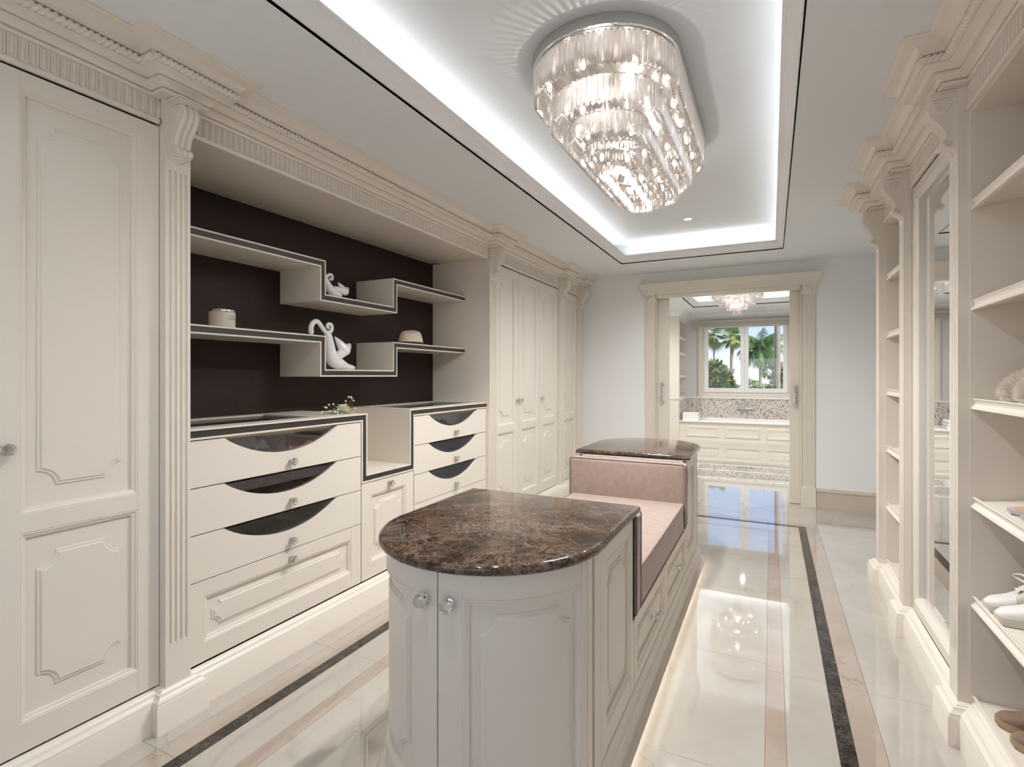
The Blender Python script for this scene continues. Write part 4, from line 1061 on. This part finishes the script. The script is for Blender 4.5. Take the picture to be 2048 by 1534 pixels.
for i, (hw_, hl, zt, zb, n) in enumerate(TIERS):
    per = 4*(hl-hw_)+2*PI*hw_; w = per/n*0.90
    pm = prism_mesh(w, zt-zb)
    if i < 2:
        me = obj('crystal_prism', pm, CRYS).data; bpy.data.objects.remove(bpy.data.objects[[o.name for o in COL.objects if o.data == me][0]])
        for x, y, a in stadium(CX, CY, hw_, hl, n): inst('crystal_prism', me, t, (x, y, zb), (0, 0, a))
    else:
        for x, y, a in stadium(CX, CY, hw_, hl, n):
            ca, sa = math.cos(a), math.sin(a)
            stuff.add([(x+p[0]*ca-p[1]*sa, y+p[0]*sa+p[1]*ca, zb+p[2]) for p in pm.v], pm.q)
    # faceted droplets on the step
    if i < 4:
        hw2, hl2, n2 = hw_-0.032, hl-0.032, int(n*0.9)
        for x, y, a in stadium(CX, CY, hw2, hl2, n2):
            r = 0.011; zc = zb+0.022
            stuff.add([(x+r, y, zc), (x, y+r, zc), (x-r, y, zc), (x, y-r, zc), (x, y, zc+r), (x, y, zc-r)], [(0, 1, 4), (1, 2, 4), (2, 3, 4), (3, 0, 4), (1, 0, 5), (2, 1, 5), (3, 2, 5), (0, 3, 5)])
o = obj('lower_crystals', stuff, CRYS, t, weld=False); o['kind'] = 'stuff'
mb = MB()
for i, (hw_, hl, zt, zb, n) in enumerate(TIERS):
    pts = [Vector((x, y, zt-0.004)) for x, y, a in stadium(CX, CY, hw_-0.006, hl-0.006, 48)]
    mb.tube(pts, 0.003, 5, closed=True)
for yy in (2.5, 2.99, 3.48):
    mb.tube([(CX, yy, 2.936), (CX, yy, 2.56)], 0.006, 6)
obj('frame', mb, CHROME, t, 60)
bme = obj('bulb', MB().sphere((0, 0, 0), 0.012, 8, 6, (1, 1, 1.9)), BULB, None, 80); bmesh_ = bme.data; bpy.data.objects.remove(bme)
for hw_, hl, zz, n in ((0.285, 0.77, 2.83, 16), (0.20, 0.66, 2.75, 12), (0.11, 0.52, 2.66, 8), (0.05, 0.30, 2.60, 4)):
    for x, y, a in stadium(CX, CY, hw_, hl, n): inst('bulb', bmesh_, t, (x, y, zz))
for yy in (2.4, 2.99, 3.58):
    light('chandelier_lamp', 'POINT', (CX, yy, 2.74), (0, 0, 0), 19, (1, 0.97, 0.93), 0.02)
for k in range(5): light('chandelier_lamp', 'SPOT', (CX, CY+(k-2)*0.13, 2.515), (0, 0, 0), 54, (1, 0.985, 0.96), 0.042, spot=3.1)
# downlights
for i, (x, y) in enumerate(DOWN):
    lb = ['round recessed downlight farthest from the camera', 'round recessed downlight peeking out behind the chandelier', 'recessed downlight between camera and chandelier', 'recessed downlight just above the camera'][i]
    t = thing('downlight', lb, 'light', (x, y, ZT), 'recessed downlights')
    obj('trim_ring', MB().lathe([(0.034, -0.001), (0.036, -0.004), (0.044, -0.003), (0.046, 0.0)], (x, y, ZT-0.0005), 32), TRIMW, t, 40)
    obj('lens', MB().lathe([(0.0, -0.001), (0.035, -0.001), (0.035, 0.0)], (x, y, ZT-0.0005), 32), LAMPD, t)

for i, (x, y) in enumerate(BD):
    lb = ['bathroom downlight left of the opening, near the doorway', 'bathroom downlight left of the opening, farther in', 'bathroom downlight right of the opening, near the doorway', 'bathroom downlight right of the opening, farther in', 'bathroom downlight above the bath in front of the window'][i]
    t = thing('downlight', lb, 'light', (x, y, 2.9), 'bathroom downlights')
    obj('trim_ring', MB().lathe([(0.034, -0.001), (0.036, -0.004), (0.044, -0.003), (0.046, 0.0)], (x, y, 2.8995), 32), TRIMW, t, 40)
    obj('lens', MB().lathe([(0.0, -0.001), (0.035, -0.001), (0.035, 0.0)], (x, y, 2.8995), 32), LAMPD, t)

# ---------------------------------------------------------------- doorway to the bathroom
t = thing('door_casing', 'cream fluted door casing with corner blocks around the bathroom opening', 'door frame', (-0.5, YB, 0))
for a, b in ((OX0-0.14, OX0), (OX1, OX1+0.14)):
    mb = MB().box(a+0.01, b-0.01, YB-0.022, YB-0.001, 0.21, 2.36)
    ws = 0.012
    for k in range(5):
        c = a+0.022+(b-a-0.044)*k/4; mb.box(c-ws/2, c+ws/2, YB-0.028, YB-0.02, 0.24, 2.34)
    obj('jamb', mb, CAS, t)
    obj('plinth', MB().box(a, b, YB-0.04, YB-0.001, 0, 0.21), CAS, t)
    mb = MB().box(a+0.005, b-0.005, YB-0.032, YB-0.001, 2.36, 2.47); c = (a+b)/2
    mb.add([(a+0.018, YB-0.032, 2.372), (b-0.018, YB-0.032, 2.372), (b-0.018, YB-0.032, 2.458), (a+0.018, YB-0.032, 2.458), (c, YB-0.058, 2.415)], [(0, 1, 4), (1, 2, 4), (2, 3, 4), (3, 0, 4)])
    obj('corner_block', mb, CAS, t)
prof = [(0.001, 2.47), (0.036, 2.47), (0.040, 2.485), (0.040, 2.50), (0.046, 2.505), (0.052, 2.535), (0.064, 2.56), (0.085, 2.578), (0.09, 2.59), (0.09, 2.60), (0.001, 2.60)]
mb = MB(); rs = []
for p, z in prof: rs.append([(OX0-0.14-p+0.02, YB-0.001, z), (OX0-0.14-p+0.02, YB-p, z), (OX1+0.14+p-0.02, YB-p, z), (OX1+0.14+p-0.02, YB-0.001, z)])
mb.rings(rs, close=False, cap0=True, cap1=True); obj('header', mb, CAS, t, 35)
mb = MB().box(OX0, OX1, YB-0.012, YB+0.05, OZ-0.03, OZ+0.02).box(OX0-0.005, OX0+0.006, YB-0.012, YB+0.05, 0, OZ).box(OX1-0.006, OX1+0.005, YB-0.012, YB+0.05, 0, OZ)
obj('lining', mb, CAS, t)
def sliding(nm, x0, x1, hx):
    mb = MB().box(x0, x1, YB+0.068, YB+0.108, 0.004, OZ-0.002)
    o = struct(nm, mb, CAS)
    mb = MB()
    for z in (1.345, 1.115): mb.lathe([(0.0, -0.004), (0.026, -0.004), (0.026, 0.0), (0.012, 0.002), (0.012, 0.006)], (hx, YB+0.068, z), 18, axis='y'); mb.tube([(hx, YB+0.068, z), (hx, YB+0.030, z)], 0.009, 10)
    mb.lathe([(0.010, -0.115), (0.0085, -0.06), (0.013, -0.052), (0.009, -0.045), (0.015, -0.03), (0.009, -0.014), (0.012, 0.0), (0.009, 0.014), (0.015, 0.03), (0.009, 0.045), (0.013, 0.052), (0.0085, 0.06), (0.010, 0.115)], (hx, YB+0.030, 1.23), 12)
    obj('handle', mb, CHROME, o, 40); return o
sliding('door_1', -2.05, -1.155, -1.235); sliding('door_2', 0.185, 1.05, 0.24)
# baseboards of the end wall
prof = [(0.0, 0), (0.022, 0), (0.022, 0.165), (0.030, 0.172), (0.030, 0.182), (0.018, 0.195), (0.010, 0.205), (0.0, 0.207)]
STB = marble_light('beige_stone', (0.50, 0.44, 0.36), (0.60, 0.53, 0.44), (0.4, 0.33, 0.26), 0.01, 2, 0.3)
for nm, a, b in (('baseboard_right', OX1+0.14, XWR), ('baseboard_left', -2.24, OX0-0.14)):
    mb = MB(); mb.rings([[(x, YB-p, z) for p, z in prof] for x in (a, b)], close=False); struct(nm, mb, STB, smooth=35)

# ---------------------------------------------------------------- bathroom
YT, YW = 12.1, 13.3; BXL = -1.845; BXR = 0.98; HB = 2.90
struct('wall_far', MB().box(-4.0, -1.5, YW, YW+0.25, 0, HB).box(0.38, 3.0, YW, YW+0.25, 0, HB).box(-1.5, 0.38, YW, YW+0.25, 0, 1.02).box(-1.5, 0.38, YW, YW+0.25, 2.72, HB), BATHW)
struct('wall_bath_left', MB().box(-4.1, -4.0, YB+0.18, YW, 0, HB), BATHW); struct('wall_bath_right', MB().box(3.0, 3.1, YB+0.18, YW, 0, HB), BATHW)
c0, c1, d0, d1 = -1.48, 0.40, 7.4, 11.65
mb = MB().box(-4.0, c0, YB+0.18, YW, HB, HB+0.03).box(c1, 3.0, YB+0.18, YW, HB, HB+0.03).box(c0, c1, YB+0.18, d0, HB, HB+0.03).box(c0, c1, d1, YW, HB, HB+0.03)
mb.box(c0-0.02, c0, d0, d1, HB+0.03, 3.60).box(c1, c1+0.02, d0, d1, HB+0.03, 3.60).box(c0, c1, d0-0.02, d0, HB+0.03, 3.60).box(c0, c1, d1, d1+0.02, HB+0.03, 3.60).box(c0, c1, d0, d1, 3.60, 3.62)
struct('ceiling_bath', mb, CEILM)
mb = MB(); rs = []
for d, z in ((0.0, 2.9), (-0.01, 2.9), (-0.005, 2.91), (0.03, 2.94), (0.06, 2.985), (0.08, 2.99), (0.09, 3.0), (0.0, 3.0)):
    rs.append([(c0+d, d0+d, z), (c1-d, d0+d, z), (c1-d, d1-d, z), (c0+d, d1-d, z)])
rs.append(rs[0]); mb.rings(rs); struct('trim_4', mb, TRIMW)
mb = MB(); prof = [(0.0, 2.78), (0.015, 2.785), (0.02, 2.80), (0.05, 2.83), (0.09, 2.87), (0.11, 2.88), (0.115, 2.9)]
mb.rings([[(-4.0, YT-p, z) for p, z in prof], [(BXL+p, YT-p, z) for p, z in prof]], close=False)
mb.rings([[(BXL+p, YT-p, z) for p, z in prof], [(BXL+p, YW, z) for p, z in prof]], close=False)
mb.rings([[(BXL, YW-p, z) for p, z in prof], [(BXR, YW-p, z) for p, z in prof]], close=False)
struct('trim_5', mb, TRIMW, smooth=35)
# cupboard fronts to the left of the tub, with a shelf niche in its side
t = thing('bathroom_cupboard', 'cream tall cupboard with open side shelves left of the tub', 'cupboard', (-2.9, 12.7, 0))
mb = MB().box(-4.0, BXL, YT, YT+0.05, 0, 2.9).box(BXL-0.30, BXL-0.28, YT+0.05, YW, 0, 2.9).box(BXL-0.3, BXL, YW-0.06, YW-0.001, 0, 2.9).box(BXL-0.3, BXL, YT+0.05, YT+0.12, 0, 2.9).box(BXL-0.28, BXL-0.001, YT+0.12, YW-0.06, 0, 1.0).box(BXL-0.28, BXL, YT+0.12, YW-0.06, 2.70, 2.9)
mb.box(-4.0, BXL+0.012, YT-0.018, YT, 0.93, 0.965)
obj('carcass', mb, CREAM, t)
for z in (1.44, 1.96, 2.32): obj('shelf', MB().box(BXL-0.28, BXL-0.005, YT+0.12, YW-0.06, z-0.03, z+0.03), CREAM, t)
# tub surround
t = thing('bath_surround', 'built-in white bath with three panelled apron panels', 'bathtub', (-0.5, 12.7, 0))
mb = MB().box(BXL, BXR, YT+0.03, YT+0.05, 0, 0.44)
obj('apron', mb, CREAM, t)
for a, b in ((-1.69, -1.03), (-0.89, -0.23), (-0.09, 0.57)):
    mb = MB(lambda w, u, v: (u, YT+0.03-w, v))
    fr = [(0, 0.0), (0, 0.012), (0.02, 0.016), (0.03, 0.008), (0.05, 0.008), (0.06, 0.0)]
    mb.rings([[(w, a+d, 0.125+d), (w, b-d, 0.125+d), (w, b-d, 0.345-d), (w, a+d, 0.345-d)] for d, w in fr]); obj('apron_panel', mb, CREAM, t)
obj('plinth', MB().box(BXL, BXR, YT+0.01, YT+0.03, 0, 0.06), CREAM, t)
mb = MB().box(BXL, BXR, YT-0.01, YT+0.16, 0.44, 0.46).box(BXL, BXR, YW-0.14, YW-0.001, 0.44, 0.46).box(BXL, -1.42, YT+0.16, YW-0.14, 0.44, 0.46).box(0.55, BXR, YT+0.16, YW-0.14, 0.44, 0.46)
obj('deck', mb, TUBW, t)
mb = MB(); mb.rings([[(x, y, z) for x, y in ((-1.42+i_, YT+0.16+i_), (0.55-i_, YT+0.16+i_), (0.55-i_, YW-0.14-i_), (-1.42+i_, YW-0.14-i_))] for i_, z in ((0, 0.46), (0.0, 0.475), (0.03, 0.475), (0.05, 0.44), (0.12, 0.12))], cap1=True); obj('tub', mb, TUBW, t, 30)
obj('mosaic_splashback', MB().box(BXL, BXR, YW-0.012, YW-0.001, 0.46, 0.92).box(BXL-0.001, BXL+0.008, YT+0.05, YW, 0.46, 0.92), MOSW, t)
obj('ledge', MB().box(BXL, BXR, YW-0.035, YW-0.001, 0.92, 0.955).box(BXL, BXL+0.03, YT+0.05, YW, 0.92, 0.955), TUBW, t)
struct('wall_bath_end', MB().box(BXR, 3.0, YT, YW, 0, HB), BATHW)
# mixer tap
t = thing('bath_mixer_tap', 'chrome bath mixer tap on the mosaic wall under the window', 'tap', (-0.55, YW-0.06, 0.7))
mb = MB().tube([(-0.68, YW-0.06, 0.70), (-0.42, YW-0.06, 0.70)], 0.022, 10).tube([(-0.55, YW-0.06, 0.70), (-0.55, YW-0.10, 0.66), (-0.55, YW-0.14, 0.56)], 0.018, 10).tube([(-0.68, YW-0.005, 0.70), (-0.68, YW-0.06, 0.70)], 0.02, 8).tube([(-0.42, YW-0.005, 0.70), (-0.42, YW-0.06, 0.70)], 0.02, 8)
obj('body', mb, CHROME, t, 50)
mb = MB()
for x in (-0.72, -0.38): mb.tube([(x-0.03, YW-0.06, 0.70), (x+0.03, YW-0.06, 0.70)], 0.012, 8).tube([(x, YW-0.06, 0.67), (x, YW-0.06, 0.73)], 0.012, 8)
obj('cross_handle', mb, CHROME, t, 50)
obj('hand_shower', MB().tube([(-0.55, YW-0.07, 0.72), (-0.55, YW-0.07, 0.84)], 0.010, 8).sphere((-0.55, YW-0.08, 0.85), 0.03, 10, 6), CHROME, t, 50)
mb = MB().lathe([(0.0, 0), (0.024, 0), (0.024, -0.02), (0.015, -0.03), (0.0, -0.032)], (-0.86, YW-0.012, 0.80), 14, axis='y'); tag(obj('control_knob', mb, TUBW, None, 40), 'small round pale control on the mosaic left of the bath tap', 'tap')
# towels
for k in range(3):
    mb = MB(); pr = []
    x0, x1, y0, y1 = -1.80, -1.47-0.01*k, 12.3, 12.62; z = 0.4765 if False else 0.4605
    z = 0.461+0.055*k
    ring = []
    for i in range(9): a = -PI/2+PI*i/8; ring.append((x1+0.025*math.cos(a), z+0.026+0.026*math.sin(a)))
    poly = [(x0, z)]+ring+[(x0, z+0.052)]
    mb.rings([[(x, y, zz) for x, zz in poly] for y in (y0, y1)], cap0=True, cap1=True)
    tag(obj('folded_towel', mb, TOWEL, None, 50), ['folded white towel at the bottom of the pile on the bath deck', 'folded white towel in the middle of the pile on the bath deck', 'folded white towel on top of the pile on the bath deck'][k], 'towel', 'folded towels by the bath')
tag(obj('folded_towel', MB().sphere((0.42, 12.5, 0.535), 0.075, 14, 8, (1.2, 2.0, 0.98)), TOWEL, None, 60), 'white towel bundle at the right end of the bath deck', 'towel')
# window
WX0, WX1, WZ0, WZ1 = -1.50, 0.38, 1.02, 2.72
fr = MB().box(WX0, WX0+0.06, YW+0.02, YW+0.09, WZ0, WZ1).box(WX1-0.06, WX1, YW+0.02, YW+0.09, WZ0, WZ1).box(WX0+0.06, WX1-0.06, YW+0.02, YW+0.09, WZ0, WZ0+0.05).box(WX0+0.06, WX1-0.06, YW+0.02, YW+0.09, WZ1-0.05, WZ1)
win = struct('window_1', fr, CAS)
for a, b in ((WX0+0.06, -0.565), (-0.562, WX1-0.06)):
    mb = MB().box(a, a+0.085, YW-0.0, YW+0.07, WZ0+0.05, WZ1-0.05).box(b-0.085, b, YW-0.0, YW+0.07, WZ0+0.05, WZ1-0.05).box(a+0.085, b-0.085, YW-0.0, YW+0.07, WZ0+0.05, WZ0+0.145).box(a+0.085, b-0.085, YW-0.0, YW+0.07, WZ1-0.13, WZ1-0.05)
    s_ = obj('sash', mb, TRIMW, win); obj('pane', MB().box(a+0.085, b-0.085, YW+0.03, YW+0.036, WZ0+0.145, WZ1-0.13), PANE, s_)
obj('window_handle', MB().box(-0.572, -0.552, YW-0.012, YW, 1.72, 1.80).box(-0.568, -0.556, YW-0.03, YW-0.018, 1.70, 1.80).box(-0.568, -0.556, YW-0.03, YW, 1.78, 1.80), CHROME, win)
mb = MB(lambda w, u, v: (u, YW-w, v))
mb.rings([[(w, WX0-0.085+d, WZ0-0.08+d), (w, WX1+0.085-d, WZ0-0.08+d), (w, WX1+0.085-d, WZ1+0.03-d*0.3), (w, WX0-0.085+d, WZ1+0.03-d*0.3)] for d, w in ((0, 0), (0, 0.03), (0.03, 0.035), (0.04, 0.02), (0.07, 0.018), (0.085, 0.01), (0.088, -0.02))]); obj('casing', mb, CAS, win)
t = thing('roman_blind', 'raised linen roman blind stacked above the bathroom window', 'blind', (-0.56, YW-0.08, 2.62))
obj('head_rail', MB().box(-1.72, 0.62, YW-0.11, YW-0.036, 2.70, 2.76), LINEN, t)
for k in range(3): obj('fold', MB().box(-1.70, 0.60, YW-0.115+0.006*k, YW-0.038, 2.615+0.028*k-0.0, 2.640+0.028*k), LINEN, t)
# bathroom chandelier
t = thing('chandelier', 'round tiered crystal chandelier seen in the bathroom', 'chandelier', (-0.53, 9.8, 3.6))
obj('ceiling_plate', MB().lathe([(0, 0), (0.30, 0), (0.30, -0.04), (0, -0.04)], (-0.53, 9.8, 3.599), 32), SILVER, t, 40)
mb = MB()
for r, zt, zb, n in ((0.41, 3.54, 3.28, 76), (0.42, 3.30, 3.02, 78), (0.40, 3.04, 2.78, 74), (0.28, 2.86, 2.66, 52), (0.16, 2.72, 2.58, 32), (0.07, 2.63, 2.50, 16)):
    pm = prism_mesh(2*PI*r/n*0.95, zt-zb)
    for k in range(n):
        a = 2*PI*k/n; ca, sa = math.cos(a), math.sin(a)
        mb.add([(-0.53+(r+p[0])*ca-p[1]*sa, 9.8+(r+p[0])*sa+p[1]*ca, zb+p[2]) for p in pm.v], pm.q)
obj('crystals', mb, CRYS, t, weld=False)['kind'] = 'stuff'
obj('frame', MB().tube([(-0.53, 9.8, 3.56), (-0.53, 9.8, 2.62)], 0.012, 8).lathe([(0.40, 3.54), (0.41, 3.55), (0.37, 3.55)], (-0.53, 9.8, 0), 32).lathe([(0.0, 3.55), (0.37, 3.55), (0.37, 3.555)], (-0.53, 9.8, 0), 32), CHROME, t, 50)
for r, z, n in ((0.32, 3.42, 10), (0.33, 3.15, 10), (0.30, 2.90, 10), (0.18, 2.76, 6), (0.08, 2.66, 3)):
    for k in range(n): a = 2*PI*k/n; inst('bulb', bmesh_, t, (-0.53+r*math.cos(a), 9.8+r*math.sin(a), z))
for z in (2.72, 2.95, 3.2): light('chandelier_lamp', 'POINT', (-0.53, 9.8, z), (0, 0, 0), 48, (1, 0.96, 0.92), 0.02)
# ---------------------------------------------------------------- garden beyond the window
def leafmat(name, c, var=0.35):
    m = mat(name, c, 0.5, var=var, vs=1.6, spec=0.3); return m
GR1 = leafmat('glossy_dark_leaf', (0.10, 0.17, 0.035)); GR2 = leafmat('pale_green_leaf', (0.30, 0.40, 0.10)); GR3 = leafmat('palm_leaf', (0.26, 0.34, 0.10)); GR4 = leafmat('drooping_palm_leaf', (0.11, 0.24, 0.06))
YEL = leafmat('dry_yellow_frond', (0.42, 0.38, 0.13)); TRK = mat('palm_trunk', (0.36, 0.28, 0.22), 0.85, var=0.3, vs=8, bmp=0.6, bs=14); LAWN = mat('garden_ground', (0.10, 0.16, 0.05), 0.95, var=0.3)
gz = -1.2
tag(obj('garden_lawn', MB().box(-40, 40, 13.6, 90, gz-0.1, gz), LAWN), 'green garden ground outside the bathroom window', 'ground')['kind'] = 'structure'
def at(px, y):   # direction towards an image column, used to place things in plan
    f_ = 1048; a = math.atan(519/1048); X_ = (px-1024)/f_
    return y*(-math.sin(a)+X_*math.cos(a))/(math.cos(a)+X_*math.sin(a))
def zat(px, py, y):
    f_ = 1048; a = math.atan(519/1048); X_ = (px-1024)/f_; d = y/(math.cos(a)+X_*math.sin(a)); return 1.45-(py-752)/f_*d
def trunk(mb, x, y, z0, z1, r0, r1, lean=0.0):
    n = 30; rs = []
    for i in range(n+1):
        t_ = i/n; r = r0+(r1-r0)*t_; r *= 1+0.06*(i % 2)
        rs.append([(x+lean*t_**1.5+r*math.cos(2*PI*k/12), y+r*math.sin(2*PI*k/12), z0+(z1-z0)*t_) for k in range(12)])
    mb.rings(rs, cap1=True)
def fan_palm(px, py, y, R_, label, r0, seed, lean=0.0, dry=True):
    x, z = at(px, y), zat(px, py, y); rnd = random.Random(seed)
    t = thing('fan_palm', label, 'tree', (x, y, gz), 'palms in the garden')
    mb = MB(); trunk(mb, x-lean, y, gz, z, r0*1.2, r0*0.8, lean); obj('trunk', mb, TRK, t, 60)
    for nm, cnt, e0, e1, m in (('fronds', 34, -0.7, 1.3, GR3), ('dry_fronds', 5, -1.3, -0.6, YEL)):
        mb = MB()
        for i in range(cnt):
            a = rnd.uniform(0, 2*PI); el = rnd.uniform(e0, e1); L_ = R_*rnd.uniform(0.75, 1.05)
            d = Vector((math.cos(a)*math.cos(el), math.sin(a)*math.cos(el), math.sin(el))); s_ = Vector((-math.sin(a), math.cos(a), 0)); u = d.cross(s_)
            c = Vector((x, y, z))+d*L_*0.45
            mb.tube([Vector((x, y, z)), c], R_*0.012, 4)
            nb = 20
            for k in range(nb):
                b = (k/(nb-1)-0.5)*2.6; dd = (d*math.cos(b)+s_*math.sin(b)).normalized(); ll = L_*0.55*(1-0.25*abs(b)/1.3)
                w_ = dd.cross(u).normalized()*ll*0.05; m1 = c+dd*ll*0.55+Vector((0, 0, -0.02)); tip = c+dd*ll+Vector((0, 0, -0.22*ll))
                mb.add([c, m1-w_, tip, m1+w_], [(0, 1, 2, 3)])
        obj(nm, mb, m, t, weld=False)['kind'] = 'stuff'
fan_palm(1463, 672, 34, 0.95, 'middle fan palm with a bushy crown in the left window pane', 0.085, 1)
fan_palm(1472, 662, 40, 1.0, 'taller fan palm with yellow tips behind the middle palm', 0.05, 2, 0.5)
fan_palm(1428, 664, 30, 1.15, 'fan palm half hidden at the left edge of the window', 0.05, 3)
def feather_palm(px, py, y, L_, label, r0, seed):
    x, z = at(px, y), zat(px, py, y); rnd = random.Random(seed)
    t = thing('feather_palm', label, 'tree', (x, y, gz), 'palms in the garden')
    mb = MB(); trunk(mb, x, y, gz, z, r0*1.2, r0*0.7); obj('trunk', mb, TRK, t, 60)
    mb = MB()
    for i in range(60):
        a = rnd.uniform(0, 2*PI); el = rnd.uniform(-0.1, 1.4); pts = []; p = Vector((x, y, z)); d = Vector((math.cos(a)*math.cos(el), math.sin(a)*math.cos(el), math.sin(el)))
        n = 16; LL = L_*rnd.uniform(0.7, 1.0)
        for k in range(n+1): pts.append(p.copy()); p = p+d*LL/n; d = (d+Vector((0, 0, -0.15))).normalized()
        mb.tube(pts, 0.014, 3)
        for k in range(2, n):
            tdir = (pts[k+1]-pts[k]).normalized() if k < n else d; s_ = tdir.cross(Vector((0, 0, 1)))
            if s_.length < 0.01: continue
            s_.normalize()
            for sg in (1, -1):
                for q in range(4):
                    b = pts[k]+tdir*(LL/n*q/4)+Vector((rnd.uniform(-.03, .03), rnd.uniform(-.03, .03), 0)); l = L_*0.30*math.sin(PI*(k+2)/(n+5)); tip = b+(s_*sg*0.65+tdir*0.45+Vector((0, 0, -0.75))).normalized()*l; w_ = tdir*0.012
                    mb.add([b-w_, b+w_, tip], [(0, 1, 2)])
    obj('fronds', mb, GR4, t, weld=False)['kind'] = 'stuff'
feather_palm(1521, 700, 26, 1.35, 'feathery drooping palm in the right window pane', 0.075, 4)
# tall bare trunk close to the house
x = at(1551, 20)
t = thing('tall_palm', 'thick bare palm trunk crossing the right window pane', 'tree', (x, 20, gz), 'palms in the garden')
mb = MB(); trunk(mb, at(1554, 20), 20, gz, 9.0, 0.098, 0.092, 0.06); obj('trunk', mb, TRK, t, 60)
mb = MB(); rnd = random.Random(9)
for i in range(24):
    a = rnd.uniform(0, 2*PI); el = rnd.uniform(-0.3, 1.2); d = Vector((math.cos(a)*math.cos(el), math.sin(a)*math.cos(el), math.sin(el))); s_ = Vector((-math.sin(a), math.cos(a), 0)); c = Vector((x, 20, 9.0))
    for k in range(9):
        b = (k/8-0.5)*2; dd = (d*math.cos(b)+s_*math.sin(b)); c2 = c+d*0.8; mb.add([c2, c2+dd*0.5+s_*0.05, c2+dd+Vector((0, 0, -0.2))], [(0, 1, 2)])
obj('fronds', mb, GR3, t, weld=False)['kind'] = 'stuff'
def bush(name, px0, px1, py, y, m, label, n, ls, seed, m2=None):
    x0, x1 = at(px0, y), at(px1, y); zt = zat((px0+px1)/2, py, y); rnd = random.Random(seed); cx, rx = (x0+x1)/2, (x1-x0)/2
    t = thing(name, label, 'bush', (cx, y, gz), 'shrubs in the garden')
    mb = MB(); 
    for k in range(5): mb.tube([(cx, y, gz), (cx+rnd.uniform(-rx, rx)*0.5, y+rnd.uniform(-.4, .4), (gz+zt)/2), (cx+rnd.uniform(-rx, rx)*0.7, y, zt-0.3)], 0.03, 5)
    obj('stems', mb, TRK, t)
    A_, B_ = MB(), MB()
    lumps = [(Vector((cx+rnd.uniform(-0.8, 0.8)*rx, y+rnd.uniform(-0.6, 0.6)*rx, gz+(zt-gz)*rnd.uniform(0.35, 0.88))), rnd.uniform(0.25, 0.45)*min(rx, 1.4)*1.1) for _ in range(16)]
    for i in range(n):
        c, r = rnd.choice(lumps); v = Vector((rnd.gauss(0, 1), rnd.gauss(0, 1), rnd.gauss(0, 1))).normalized(); p = c+v*r*rnd.uniform(0.6, 1.05)
        if p.z > zt: p.z = zt-rnd.uniform(0, 0.15)
        d = (v+Vector((rnd.uniform(-.6, .6), rnd.uniform(-.6, .6), rnd.uniform(-.7, .4)))).normalized()*ls*rnd.uniform(0.6, 1.2); s_ = d.cross(Vector((rnd.uniform(-1, 1), rnd.uniform(-1, 1), 1))).normalized()*ls*0.28
        (A_ if rnd.random() < 0.75 or not m2 else B_).add([p, p+d*0.5+s_, p+d, p+d*0.5-s_], [(0, 1, 2, 3)])
    obj('leaves', A_, m, t, weld=False)['kind'] = 'stuff'
    if m2: o = obj('young_leaves', B_, m2, t, weld=False); o['kind'] = 'stuff'
bush('loquat_shrub', 1402, 1486, 720, 19, GR1, 'large glossy-leaved shrub filling the lower left window pane', 7000, 0.20, 11, GR2)
bush('pale_hedge', 1490, 1580, 752, 21, GR2, 'pale green hedge along the foot of the right window pane', 6000, 0.10, 12, GR1)
bush('green_shrub', 1528, 1585, 712, 30, GR4, 'bright green shrub behind the bare trunk', 5000, 0.16, 13, GR2)
bush('low_shrub', 1400, 1450, 762, 16.5, GR2, 'small yellow-green shrub in the left bottom corner of the window', 900, 0.12, 14)
